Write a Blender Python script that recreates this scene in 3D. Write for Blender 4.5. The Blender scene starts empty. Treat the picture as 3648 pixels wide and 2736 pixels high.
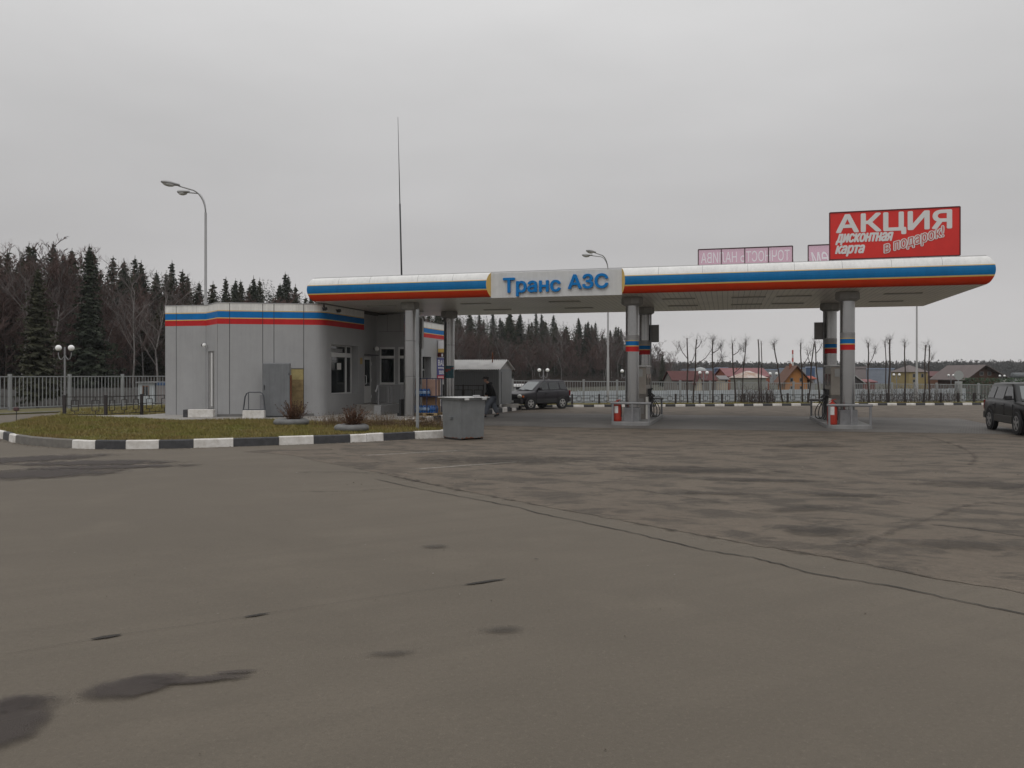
import bpy, bmesh, math, random
from mathutils import Vector, Matrix, Quaternion
R = math.radians
SC = bpy.context.scene
COL = SC.collection
random.seed(7)

# ------------------------------------------------------------------ camera
CAMH, F, CX, HY = 2.0, 2870.0, 1824.0, 1332.5      # eye height (m), focal length, centre column and horizon row of the 3648x2736 photo
cam = bpy.data.cameras.new('camera'); cam.sensor_width = 36.0; cam.lens = 36*F/3648
cam.shift_y = -(1368-HY)/3648; cam.clip_end = 4000; cam.clip_start = .1
camo = bpy.data.objects.new('camera', cam); COL.objects.link(camo)
camo.location = (0, 0, CAMH); camo.rotation_euler = (R(90), 0, 0); SC.camera = camo

# ------------------------------------------------------------------ sky and sun (overcast)
SC.view_settings.view_transform = 'Standard'; SC.view_settings.look = 'None'
SC.view_settings.exposure = 0.0; SC.view_settings.gamma = 1.0
W = bpy.data.worlds.new('World'); SC.world = W; W.use_nodes = True
wt = W.node_tree; wn = wt.nodes; wl = wt.links
for n in list(wn): wn.remove(n)
SUN_EL, SUN_ROT = R(48), R(200)
def wnode(t, **k):
    n = wn.new(t)
    for a, b in k.items(): setattr(n, a, b)
    return n
sky = wnode('ShaderNodeTexSky', sky_type='NISHITA', sun_disc=False, sun_elevation=SUN_EL, sun_rotation=SUN_ROT)
hs = wnode('ShaderNodeHueSaturation'); hs.inputs['Saturation'].default_value = .05
wl.new(sky.outputs[0], hs.inputs['Color'])
tc = wnode('ShaderNodeTexCoord'); sep = wnode('ShaderNodeSeparateXYZ'); wl.new(tc.outputs['Generated'], sep.inputs[0])
ramp = wnode('ShaderNodeValToRGB'); wl.new(sep.outputs['Z'], ramp.inputs[0])
els = ramp.color_ramp.elements
els[0].position = 0.0; els[0].color = (.60, .586, .578, 1)
els[1].position = 1.0; els[1].color = (1.25, 1.25, 1.25, 1)
for p, c in ((.06, (.54, .527, .526, 1)), (.15, (.476, .468, .470, 1)), (.26, (.542, .537, .539, 1)), (.42, (.685, .682, .683, 1)), (.7, (.98, .98, .99, 1))):
    e = els.new(p); e.color = c
mp = wnode('ShaderNodeMapping'); mp.inputs['Scale'].default_value = (1.3, 1.3, 4.2); wl.new(tc.outputs['Generated'], mp.inputs[0])
nz = wnode('ShaderNodeTexNoise'); nz.inputs['Scale'].default_value = 1.6; nz.inputs['Detail'].default_value = 5; nz.inputs['Roughness'].default_value = .5
wl.new(mp.outputs[0], nz.inputs['Vector'])
mr = wnode('ShaderNodeMapRange'); mr.inputs['From Min'].default_value = .3; mr.inputs['From Max'].default_value = .7
mr.inputs['To Min'].default_value = .93; mr.inputs['To Max'].default_value = 1.07
wl.new(nz.outputs['Fac'], mr.inputs['Value'])
mu = wnode('ShaderNodeMix', data_type='RGBA', blend_type='MULTIPLY'); mu.inputs['Factor'].default_value = 1
wl.new(ramp.outputs[0], mu.inputs['A']); wl.new(mr.outputs[0], mu.inputs['B'])
sc10 = wnode('ShaderNodeMix', data_type='RGBA', blend_type='MULTIPLY'); sc10.inputs['Factor'].default_value = 1
sc10.inputs['B'].default_value = (10, 10, 10, 1); wl.new(mu.outputs['Result'], sc10.inputs['A'])
mx = wnode('ShaderNodeMix', data_type='RGBA'); mx.inputs['Factor'].default_value = .93     # thick cloud over the clear sky
wl.new(hs.outputs[0], mx.inputs['A']); wl.new(sc10.outputs['Result'], mx.inputs['B'])
bg = wnode('ShaderNodeBackground'); bg.inputs['Strength'].default_value = .1; wl.new(mx.outputs['Result'], bg.inputs['Color'])
wo = wnode('ShaderNodeOutputWorld'); wl.new(bg.outputs[0], wo.inputs['Surface'])
sl = bpy.data.lights.new('sun', 'SUN'); sl.energy = .5; sl.angle = R(35); sl.color = (1, .97, .93)
so = bpy.data.objects.new('sun', sl); COL.objects.link(so)
so.rotation_euler = (R(90)-SUN_EL, 0, R(180)-SUN_ROT)

# ------------------------------------------------------------------ helpers: points
def gp(px, py, z=0.0):
    """Ground point seen at a pixel of the photo, for a surface at height z."""
    Y = (CAMH-z)*F/(py-HY)
    return Vector(((px-CX)/F*Y, Y, z))
UX = Vector((.9664, -.2571, 0)); VX = Vector((.2571, .9664, 0)); FL = Vector((-8.32, 33.89, 0)); RZ = math.atan2(-.2571, .9664)
def st(x, y, z=0.0):
    """Station frame: x along the canopy front, y towards its back."""
    return FL + UX*x + VX*y + Vector((0, 0, z))
def at(px, Y, z=0.0): return Vector(((px-CX)/F*Y, Y, z))
def zat(py, Y): return CAMH + (HY-py)/F*Y

# ------------------------------------------------------------------ helpers: materials
MATS = {}
def M(name, col, rough=.6, metal=0.0, streak=0.0, var=.12, scale=3.0, bump=0.0, bscale=40.0, spec=.5, col2=None, stretch=None, emit=None):
    if name in MATS: return MATS[name]
    m = bpy.data.materials.new(name); m.use_nodes = True; nt = m.node_tree; b = nt.nodes['Principled BSDF']
    b.inputs['Roughness'].default_value = rough; b.inputs['Metallic'].default_value = metal
    b.inputs['Specular IOR Level'].default_value = spec
    m.diffuse_color = (*col, 1)
    if var or col2:
        t = nt.nodes.new('ShaderNodeTexCoord'); mpn = nt.nodes.new('ShaderNodeMapping')
        mpn.inputs['Scale'].default_value = stretch or (1, 1, 1)
        nt.links.new(t.outputs['Object'], mpn.inputs[0])
        n = nt.nodes.new('ShaderNodeTexNoise'); n.inputs['Scale'].default_value = scale; n.inputs['Detail'].default_value = 6; n.inputs['Roughness'].default_value = .65
        nt.links.new(mpn.outputs[0], n.inputs['Vector'])
        r = nt.nodes.new('ShaderNodeValToRGB'); nt.links.new(n.outputs['Fac'], r.inputs[0])
        r.color_ramp.elements[0].position = .32; r.color_ramp.elements[1].position = .68
        a = tuple(c*(1-var) for c in col); d = tuple(min(1, c*(1+var)) for c in col)
        r.color_ramp.elements[0].color = (*(col2 or a), 1); r.color_ramp.elements[1].color = (*(col if col2 else d), 1)
        outc = r.outputs[0]
        if streak:                                  # rain streaks and general grime
            for sc_, fr_, to_, k_ in (((5, 5, .22), .42, .75, streak), ((1.6, 1.6, 1.1), .45, .8, streak*.7)):
                m2 = nt.nodes.new('ShaderNodeMapping'); m2.inputs['Scale'].default_value = sc_; nt.links.new(t.outputs['Object'], m2.inputs[0])
                n2 = nt.nodes.new('ShaderNodeTexNoise'); n2.inputs['Scale'].default_value = 2.0; n2.inputs['Detail'].default_value = 7; n2.inputs['Roughness'].default_value = .7; nt.links.new(m2.outputs[0], n2.inputs['Vector'])
                r2 = nt.nodes.new('ShaderNodeMapRange'); r2.inputs['From Min'].default_value = fr_; r2.inputs['From Max'].default_value = to_; r2.inputs['To Min'].default_value = 1.0; r2.inputs['To Max'].default_value = 1-k_; nt.links.new(n2.outputs['Fac'], r2.inputs['Value'])
                mx_ = nt.nodes.new('ShaderNodeMix'); mx_.data_type = 'RGBA'; mx_.blend_type = 'MULTIPLY'; mx_.inputs['Factor'].default_value = 1; nt.links.new(outc, mx_.inputs['A']); nt.links.new(r2.outputs[0], mx_.inputs['B']); outc = mx_.outputs['Result']
        nt.links.new(outc, b.inputs['Base Color'])
    else: b.inputs['Base Color'].default_value = (*col, 1)
    if bump:
        t = nt.nodes.new('ShaderNodeTexCoord'); n = nt.nodes.new('ShaderNodeTexNoise'); n.inputs['Scale'].default_value = bscale; n.inputs['Detail'].default_value = 4
        nt.links.new(t.outputs['Object'], n.inputs['Vector'])
        bp = nt.nodes.new('ShaderNodeBump'); bp.inputs['Strength'].default_value = bump; bp.inputs['Distance'].default_value = .02
        nt.links.new(n.outputs['Fac'], bp.inputs['Height']); nt.links.new(bp.outputs[0], b.inputs['Normal'])
    if emit:
        b.inputs['Emission Color'].default_value = (*emit[:3], 1); b.inputs['Emission Strength'].default_value = emit[3]
    MATS[name] = m; return m

# ------------------------------------------------------------------ helpers: meshes
class MB:
    def __init__(s): s.v = []; s.f = []; s.mi = []; s.cur = 0; s.X = None
    def add(s, vs, fs, mi=None):
        o = len(s.v)
        if s.X is not None: vs = [s.X @ Vector(p) for p in vs]
        s.v += [tuple(p) for p in vs]
        for f in fs: s.f.append(tuple(i+o for i in f)); s.mi.append(s.cur if mi is None else mi)
        return s
    def box(s, c, d, rz=0.0, mi=None, taper=1.0, rot=None):
        x, y, z = (k/2 for k in d); vs = []
        for k, (a, b, e) in enumerate(((-1,-1,-1),(1,-1,-1),(1,1,-1),(-1,1,-1),(-1,-1,1),(1,-1,1),(1,1,1),(-1,1,1))):
            t = taper if e > 0 else 1.0
            p = Vector((a*x*t, b*y*t, e*z))
            if rot is not None: p = rot @ p
            elif rz: p = Matrix.Rotation(rz, 3, 'Z') @ p
            vs.append(p+Vector(c))
        return s.add(vs, [(3,2,1,0),(4,5,6,7),(0,1,5,4),(1,2,6,5),(2,3,7,6),(3,0,4,7)], mi)
    def bb(s, x0, x1, y0, y1, z0, z1, mi=None):
        return s.box(((x0+x1)/2, (y0+y1)/2, (z0+z1)/2), (abs(x1-x0), abs(y1-y0), abs(z1-z0)), mi=mi)
    def quad(s, a, b, c, d, mi=None): return s.add([a, b, c, d], [(0,1,2,3)], mi)
    def bar(s, a, b, w=.04, h=None, mi=None):
        a, b = Vector(a), Vector(b); d = b-a; L = d.length
        if L < 1e-6: return s
        q = d.to_track_quat('X', 'Z').to_matrix()
        return s.box((a+b)/2, (L, w, h or w), rot=q, mi=mi)
    def tube(s, pts, r, n=8, mi=None, caps=True, close=False):
        pts = [Vector(p) for p in pts]; k = len(pts); rs = r if isinstance(r, (list, tuple)) else [r]*k
        vs = []; up = None
        for i, p in enumerate(pts):
            d = (pts[min(i+1, k-1)]-pts[max(i-1, 0)])
            if close: d = pts[(i+1) % k]-pts[i-1]
            d = d.normalized() if d.length > 1e-9 else Vector((0, 0, 1))
            if up is None:
                up = Vector((0, 0, 1)) if abs(d.z) < .9 else Vector((1, 0, 0))
            a = d.cross(up); a = a.normalized() if a.length > 1e-6 else d.orthogonal().normalized()
            b = a.cross(d).normalized(); up = b
            for j in range(n):
                t = 2*math.pi*j/n; vs.append(p+a*math.cos(t)*rs[i]+b*math.sin(t)*rs[i])
        fs = []
        for i in range(k-1 if not close else k):
            for j in range(n):
                q = (i+1) % k
                fs.append((i*n+j, i*n+(j+1) % n, q*n+(j+1) % n, q*n+j))
        if caps and not close: fs += [tuple(range(n)), tuple(reversed([(k-1)*n+j for j in range(n)]))]
        return s.add(vs, fs, mi)
    def lathe(s, prof, n=20, c=(0, 0, 0), mi=None, axis='Z', sx=1.0, sy=1.0):
        vs = []; c = Vector(c)
        for (r, z) in prof:
            for j in range(n):
                t = 2*math.pi*j/n; p = Vector((r*math.cos(t)*sx, r*math.sin(t)*sy, z))
                if axis == 'Y': p = Vector((p.x, p.z, p.y))
                if axis == 'X': p = Vector((p.z, p.x, p.y))
                vs.append(p+c)
        k = len(prof); fs = []
        for i in range(k-1):
            for j in range(n): fs.append((i*n+j, i*n+(j+1) % n, (i+1)*n+(j+1) % n, (i+1)*n+j))
        if prof[0][0] > 1e-6: fs.append(tuple(reversed(range(n))))
        if prof[-1][0] > 1e-6: fs.append(tuple((k-1)*n+j for j in range(n)))
        return s.add(vs, fs, mi)
    def sphere(s, c, r, n=14, m=9, mi=None, sc=(1, 1, 1)):
        prof = [(max(1e-7, r*math.sin(math.pi*i/m)), -r*math.cos(math.pi*i/m)) for i in range(m+1)]
        vs = []
        for (a, z) in prof:
            for j in range(n):
                t = 2*math.pi*j/n; vs.append(Vector((a*math.cos(t)*sc[0], a*math.sin(t)*sc[1], z*sc[2]))+Vector(c))
        fs = [(i*n+j, i*n+(j+1) % n, (i+1)*n+(j+1) % n, (i+1)*n+j) for i in range(m) for j in range(n)]
        return s.add(vs, fs, mi)
    def prism(s, poly, z0, z1, mi=None, top=True, bot=True):
        n = len(poly); vs = [(p[0], p[1], z0) for p in poly]+[(p[0], p[1], z1) for p in poly]
        fs = [(i, (i+1) % n, n+(i+1) % n, n+i) for i in range(n)]
        if top: fs.append(tuple(range(n, 2*n)))
        if bot: fs.append(tuple(reversed(range(n))))
        return s.add(vs, fs, mi)
    def prism_y(s, poly, y0, y1, mi=None):
        """poly in x,z; extruded along y."""
        n = len(poly); vs = [(p[0], y0, p[1]) for p in poly]+[(p[0], y1, p[1]) for p in poly]
        fs = [((i+1) % n, i, n+i, n+(i+1) % n) for i in range(n)]+[tuple(range(n)), tuple(reversed(range(n, 2*n)))]
        return s.add(vs, fs, mi)
    def build(s, name, mats, parent=None, smooth=False, bevel=0.0, label=None, loc=None):
        me = bpy.data.meshes.new(name); me.from_pydata(s.v, [], s.f)
        for m in (mats if isinstance(mats, (list, tuple)) else [mats]): me.materials.append(m)
        if any(s.mi): me.polygons.foreach_set('material_index', s.mi)
        if smooth: me.polygons.foreach_set('use_smooth', [True]*len(s.f))
        me.validate(); me.update()
        bm = bmesh.new(); bm.from_mesh(me); bmesh.ops.delete(bm, geom=[v for v in bm.verts if not v.link_faces], context='VERTS'); bmesh.ops.recalc_face_normals(bm, faces=bm.faces); bm.to_mesh(me); bm.free()
        if smooth == 'auto': me.set_sharp_from_angle(angle=R(38))
        o = bpy.data.objects.new(name, me); COL.objects.link(o)
        if parent is not None: o.parent = parent
        if loc is not None: o.location = loc
        if label: o['label'] = label
        if bevel:
            b = o.modifiers.new('bevel', 'BEVEL'); b.width = bevel; b.segments = 2; b.limit_method = 'ANGLE'; b.angle_limit = R(40)
        return o
def tag(o, label=None, cat=None, group=None, kind=None):
    if label: o['label'] = label
    if cat: o['category'] = cat
    if group: o['group'] = group
    if kind: o['kind'] = kind
    return o
def thing(name, label, cat, loc=(0, 0, 0), rz=0.0, group=None):
    o = bpy.data.objects.new(name, None); COL.objects.link(o); o.empty_display_size = .2
    o.location = loc; o.rotation_euler = (0, 0, rz)
    return tag(o, label, cat, group)
KIDS = {}
def children_map():
    d = {}
    for o in COL.objects:
        if o.parent: d.setdefault(o.parent.name, []).append(o)
    return d
def dup(root, loc, rz=0.0, label=None, scale=None, kids=None):
    """A copy of a thing with its parts and sub-parts, sharing mesh data."""
    def cp(o, par):
        c = o.copy(); COL.objects.link(c)
        if par is not None: c.parent = par
        for k in kids.get(o.name, []): cp(k, c)
        return c
    kids = kids if kids is not None else children_map()
    r = cp(root, None); r.location = loc; r.rotation_euler = (0, 0, rz)
    if label: r['label'] = label
    if scale: r.scale = scale if isinstance(scale, (tuple, list)) else (scale,)*3
    return r
from mathutils.geometry import delaunay_2d_cdt, interpolate_bezier
def contours(body, size=1.0, shear=0.0, space=1.0, res=4):
    """Outlines of a line of lettering."""
    c = bpy.data.curves.new('lettering', 'FONT'); c.body = body; c.size = size; c.shear = shear; c.space_character = space
    o = bpy.data.objects.new('lettering', c); COL.objects.link(o); dg = bpy.context.evaluated_depsgraph_get(); cu = o.to_curve(dg); out = []
    for sp_ in cu.splines:
        P = []
        if sp_.type == 'BEZIER':
            B = sp_.bezier_points; n = len(B)
            for i in range(n):
                p, q = B[i], B[(i+1) % n]; straight = (p.handle_right-p.co).cross(q.co-p.co).length < 1e-4 and (q.handle_left-q.co).cross(q.co-p.co).length < 1e-4
                P += [v.to_2d() for v in ([p.co] if straight else interpolate_bezier(p.co, p.handle_right, q.handle_left, q.co, res+1)[:-1])]
        else: P = [Vector((p.co[0], p.co[1])) for p in sp_.points]
        Q = []
        for p in P:
            if not Q or (p-Q[-1]).length > 1e-5: Q.append(p)
        if len(Q) > 2 and (Q[0]-Q[-1]).length < 1e-5: Q.pop()
        if len(Q) > 2: out.append(Q)
    o.to_curve_clear(); bpy.data.objects.remove(o); bpy.data.curves.remove(c); return out
def winding(p, polys):
    w = 0
    for P in polys:
        for i in range(len(P)):
            a, b = P[i-1], P[i]
            if a[1] <= p[1]:
                if b[1] > p[1] and (b[0]-a[0])*(p[1]-a[1])-(p[0]-a[0])*(b[1]-a[1]) > 0: w += 1
            elif b[1] <= p[1] and (b[0]-a[0])*(p[1]-a[1])-(p[0]-a[0])*(b[1]-a[1]) < 0: w -= 1
    return w
def fill(polys, frame=None):
    """Triangles inside the outlines; with a frame rectangle also the triangles left over around them."""
    V = []; E = []
    for P in polys+([frame] if frame else []):
        o = len(V); V += [Vector(p) for p in P]; E += [(o+i, o+(i+1) % len(P)) for i in range(len(P))]
    vs, _, fs, _, _, _ = delaunay_2d_cdt(V, E, [], 0, 1e-5); ins = []; outs = []
    for f in fs:
        c = sum((vs[i] for i in f), Vector((0, 0)))/len(f)
        if winding(c, polys): ins.append(tuple(f))
        elif frame: outs.append(tuple(f))
    return [(v.x, v.y) for v in vs], ins, outs
def text_mesh(body, **k):
    k.pop('bold', None); vs, ins, _ = fill(contours(body, **k)); return vs, ins
def add_text(mb, body, x0, x1, z0, z1, y, depth=.0, mirror=False, rot=0.0, mi=None, to=None, bold=0.0, **k):
    """Bold strokes are made from slightly shifted copies, each a hair in front of the last."""
    if bold:
        for i, (dx, dz) in enumerate(((-1, 0), (1, 0), (0, .8), (0, -.8), (-.7, .6), (.7, .6), (.7, -.6), (-.7, -.6))):
            add_text1(mb, body, x0+bold*(1+dx), x1-bold*(1-dx), z0+bold*(1+dz), z1-bold*(1-dz), y-.0008*i, depth, mirror, rot, mi, to, **k)
    else: add_text1(mb, body, x0, x1, z0, z1, y, depth, mirror, rot, mi, to, **k)
def add_text1(mb, body, x0, x1, z0, z1, y, depth=.0, mirror=False, rot=0.0, mi=None, to=None, **k):
    """Lettering stretched into the box x0..x1, z0..z1 of a panel facing -y (or as seen from behind when mirror)."""
    vs, fs = text_mesh(body, **k)
    ax = min(p[0] for p in vs); bx = max(p[0] for p in vs); ay = min(p[1] for p in vs); by = max(p[1] for p in vs)
    out = []
    for p in vs:
        u = (p[0]-ax)/(bx-ax); w = (p[1]-ay)/(by-ay)
        if mirror: u = 1-u
        X = x0+u*(x1-x0); Z = z0+w*(z1-z0)
        if rot:
            cx, cz = (x0+x1)/2, (z0+z1)/2; c, s_ = math.cos(rot), math.sin(rot); dx, dz = X-cx, Z-cz
            X = cx+dx*c-dz*s_; Z = cz+dx*s_+dz*c
        out.append((X, Z))
    n = len(out)
    P = to or (lambda X, Z, yy: (X, yy, Z))
    if depth:
        # front, back and the sides along the outline (edges with one face)
        cnt = {}
        for f in fs:
            for i in range(len(f)):
                e = (f[i], f[(i+1) % len(f)]); cnt[tuple(sorted(e))] = cnt.get(tuple(sorted(e)), [])+[e]
        V = [P(a, b, y-depth) for a, b in out]+[P(a, b, y) for a, b in out]
        Fs = list(fs)+[(e[0][1], e[0][0], e[0][0]+n, e[0][1]+n) for e in cnt.values() if len(e) == 1]
        mb.add(V, Fs, mi)
    else: mb.add([P(a, b, y) for a, b in out], list(fs), mi)
# ------------------------------------------------------------------ materials of the setting
def asphalt(name, col, dark, patch_scale, lo, hi, grain=260, bump=.35, brown=None, mottle=0.0):
    m = bpy.data.materials.new(name); m.use_nodes = True; nt = m.node_tree; b = nt.nodes['Principled BSDF']; L = nt.links.new
    b.inputs['Roughness'].default_value = .82; b.inputs['Specular IOR Level'].default_value = .35
    t = nt.nodes.new('ShaderNodeTexCoord')
    def noise(s, det, rough=.6, dist=0.0, vec=None):
        n = nt.nodes.new('ShaderNodeTexNoise'); n.inputs['Scale'].default_value = s; n.inputs['Detail'].default_value = det; n.inputs['Roughness'].default_value = rough; n.inputs['Distortion'].default_value = dist
        L(vec or t.outputs['Object'], n.inputs['Vector']); return n.outputs['Fac']
    def mix(a, bb, f, kind='MIX'):
        n = nt.nodes.new('ShaderNodeMix'); n.data_type = 'RGBA'; n.blend_type = kind
        for s_, v in (('A', a), ('B', bb), ('Factor', f)):
            if isinstance(v, (tuple, float, int)): n.inputs[s_].default_value = v if not isinstance(v, tuple) else (*v, 1)
            else: L(v, n.inputs[s_])
        return n.outputs['Result']
    def rng(v, a, c, d=0.0, e=1.0):
        n = nt.nodes.new('ShaderNodeMapRange'); n.inputs['From Min'].default_value = a; n.inputs['From Max'].default_value = c; n.inputs['To Min'].default_value = d; n.inputs['To Max'].default_value = e
        L(v, n.inputs['Value']); return n.outputs[0]
    mp = nt.nodes.new('ShaderNodeMapping'); mp.vector_type = 'TEXTURE'; mp.inputs['Scale'].default_value = (1.35, .8, 1); mp.inputs['Rotation'].default_value = (0, 0, R(-20)); L(t.outputs['Object'], mp.inputs[0])
    c = mix(col, tuple(k*.86 for k in col), rng(noise(.23, 4), .38, .62))
    if brown: c = mix(c, brown, rng(noise(.5, 5, .7), .45, .7))
    c = mix(c, dark, rng(noise(patch_scale, 7, .68, .4, mp.outputs[0]), lo, hi))
    mp2 = nt.nodes.new('ShaderNodeMapping'); mp2.vector_type = 'TEXTURE'; mp2.inputs['Scale'].default_value = (7, .42, 1); mp2.inputs['Rotation'].default_value = (0, 0, R(30)); L(t.outputs['Object'], mp2.inputs[0])
    c = mix(c, tuple(k*.84 for k in col), rng(noise(1.0, 4, .6, .2, mp2.outputs[0]), .46, .66, 0, .8)); c = mix(c, tuple(k*1.13 for k in col), rng(noise(.8, 5, .6), .56, .74, 0, .55))
    c = mix(c, (.5, .5, .5), rng(noise(grain, 2), .3, .7, .0, .2), 'OVERLAY'); c = mix(c, tuple(k*.62 for k in col), rng(noise(110, 3, .75), .52, .72, 0, .5)); c = mix(c, tuple(k*.70 for k in col), rng(noise(26, 6, .8), .50, .64, 0, .6)); c = mix(c, tuple(k*1.45 for k in col), rng(noise(34, 5, .8), .55, .68, 0, .55))
    g = nt.nodes.new('ShaderNodeTexVoronoi'); g.inputs['Scale'].default_value = 70; L(t.outputs['Object'], g.inputs['Vector'])
    c = mix(c, tuple(min(1, k*1.5) for k in col), rng(g.outputs['Distance'], .22, .05, 0, .3))
    if mottle: c = mix(c, tuple(k*.55 for k in col), rng(noise(4.5, 8, .8, .3), .46, .62, 0, mottle)); c = mix(c, tuple(k*1.3 for k in col), rng(noise(7, 7, .8), .56, .70, 0, mottle*.6))
    L(c, b.inputs['Base Color'])
    bp = nt.nodes.new('ShaderNodeBump'); bp.inputs['Strength'].default_value = bump; bp.inputs['Distance'].default_value = .01
    L(noise(90, 3), bp.inputs['Height']); L(bp.outputs[0], b.inputs['Normal'])
    return m
m_asph = asphalt('asphalt', (.1305, .110, .085), (.104, .0875, .0675), .35, .48, .68, bump=.5)
m_old = asphalt('old_asphalt', (.143, .116, .0885), (.056, .046, .036), 1.25, .475, .56, bump=.6, brown=(.122, .095, .071), mottle=.5)
m_pav = bpy.data.materials.new('pavers'); m_pav.use_nodes = True
nt = m_pav.node_tree; b_ = nt.nodes['Principled BSDF']; b_.inputs['Roughness'].default_value = .8
t_ = nt.nodes.new('ShaderNodeTexCoord'); br = nt.nodes.new('ShaderNodeTexBrick'); br.inputs['Scale'].default_value = 4.2
br.inputs['Color1'].default_value = (.15, .138, .125, 1); br.inputs['Color2'].default_value = (.19, .175, .16, 1); br.inputs['Mortar'].default_value = (.07, .065, .058, 1); br.inputs['Mortar Size'].default_value = .035
mp_ = nt.nodes.new('ShaderNodeMapping'); mp_.inputs['Rotation'].default_value = (0, 0, RZ); nt.links.new(t_.outputs['Object'], mp_.inputs[0]); nt.links.new(mp_.outputs[0], br.inputs['Vector'])
nn = nt.nodes.new('ShaderNodeTexNoise'); nn.inputs['Scale'].default_value = .5; nn.inputs['Detail'].default_value = 6; nt.links.new(t_.outputs['Object'], nn.inputs['Vector'])
rr = nt.nodes.new('ShaderNodeMapRange'); rr.inputs['From Min'].default_value = .35; rr.inputs['From Max'].default_value = .7; rr.inputs['To Min'].default_value = 1.0; rr.inputs['To Max'].default_value = .6; nt.links.new(nn.outputs['Fac'], rr.inputs['Value'])
mm = nt.nodes.new('ShaderNodeMix'); mm.data_type = 'RGBA'; mm.blend_type = 'MULTIPLY'; mm.inputs['Factor'].default_value = 1; nt.links.new(br.outputs['Color'], mm.inputs['A']); nt.links.new(rr.outputs[0], mm.inputs['B']); nt.links.new(mm.outputs['Result'], b_.inputs['Base Color'])
m_conc = M('concrete', (.27, .255, .235), .85, var=.16, scale=1.2, bump=.2)
m_kw = M('kerb_white', (.72, .70, .67), .7, var=.14, scale=5, bump=.25, col2=(.50, .47, .43))
m_kb = M('kerb_black', (.045, .045, .048), .7, var=.3, scale=7, bump=.25)
m_kg = M('kerb_bare', (.15, .14, .125), .85, var=.2, scale=5, bump=.3)
m_soil = M('turf', (.085, .088, .022), .95, col2=(.11, .085, .035), scale=1.1)
m_field = M('field', (.052, .046, .030), .95, col2=(.042, .044, .024), scale=.05)

def stain_mat(name, col, amt, scale=2.5, lo=.3, hi=.62):
    m = bpy.data.materials.new(name); m.use_nodes = True; nt = m.node_tree; b = nt.nodes['Principled BSDF']
    b.inputs['Base Color'].default_value = (*col, 1); b.inputs['Roughness'].default_value = .75; b.inputs['Specular IOR Level'].default_value = .3
    a = nt.nodes.new('ShaderNodeAttribute'); a.attribute_name = 'fade'
    t = nt.nodes.new('ShaderNodeTexCoord'); n = nt.nodes.new('ShaderNodeTexNoise'); n.inputs['Scale'].default_value = scale; n.inputs['Detail'].default_value = 7; n.inputs['Roughness'].default_value = .65
    nt.links.new(t.outputs['Object'], n.inputs['Vector'])
    ad = nt.nodes.new('ShaderNodeMath'); ad.operation = 'MULTIPLY_ADD'; ad.inputs[1].default_value = 1.1; nt.links.new(n.outputs['Fac'], ad.inputs[0])
    s2 = nt.nodes.new('ShaderNodeMath'); s2.operation = 'SUBTRACT'; nt.links.new(a.outputs['Fac'], s2.inputs[0]); s2.inputs[1].default_value = .62; nt.links.new(s2.outputs[0], ad.inputs[2])
    mr = nt.nodes.new('ShaderNodeMapRange'); mr.inputs['From Min'].default_value = lo; mr.inputs['From Max'].default_value = hi; mr.inputs['To Max'].default_value = amt; mr.inputs['To Min'].default_value = 0
    nt.links.new(ad.outputs[0], mr.inputs['Value']); nt.links.new(mr.outputs[0], b.inputs['Alpha'])
    return m
m_wet = stain_mat('wet_stain', (.058, .047, .042), .75)
m_oil = stain_mat('oil_stain', (.05, .043, .037), .42, scale=3.2, lo=.42, hi=.72)
m_tyre = stain_mat('tyre_mark', (.06, .05, .043), .5, scale=4.5, lo=.74, hi=1.12)
m_crack = stain_mat('crack', (.03, .026, .022), .95, scale=9, lo=.15, hi=.4)
m_paint = stain_mat('worn_paint', (.46, .43, .38), .7, scale=5, lo=.55, hi=1.0)
def fade_mesh(name, vs, fs, fade, mat, z):
    me = bpy.data.meshes.new(name); me.from_pydata([(p[0], p[1], z) for p in vs], [], fs); me.materials.append(mat)
    at_ = me.attributes.new('fade', 'FLOAT', 'POINT'); at_.data.foreach_set('value', fade); me.update()
    o = bpy.data.objects.new(name, me); COL.objects.link(o); o['kind'] = 'structure'; return o
def strip(name, pts, w, mat, z, jit=0.0, sub=6, edge=.25, flat=False):
    rnd = random.Random(len(pts)*7+int(pts[0][0]*10)); P = []
    for i in range(len(pts)-1):
        a, b = Vector(pts[i]).to_2d(), Vector(pts[i+1]).to_2d()
        for k in range(sub): P.append(a.lerp(b, k/sub)+Vector((rnd.uniform(-jit, jit), rnd.uniform(-jit, jit))))
    P.append(Vector(pts[-1]).to_2d()); vs = []; fs = []; fd = []
    for i, p in enumerate(P):
        d = (P[min(i+1, len(P)-1)]-P[max(0, i-1)]).normalized(); nrm = Vector((-d.y, d.x)); e = min(1, i/3, (len(P)-1-i)/3)
        ww = w(i/(len(P)-1)) if callable(w) else w
        for k, q in enumerate((-1, -.5, 0, .5, 1)):
            vs.append(p+nrm*q*ww/2); fd.append((1.0 if flat else (edge, .8, 1, .8, edge)[k])*(e if e > 0 else .2))
    for i in range(len(P)-1):
        for k in range(4): fs.append((i*5+k, i*5+k+1, i*5+6+k, i*5+5+k))
    return fade_mesh(name, vs, fs, fd, mat, z)
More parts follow.
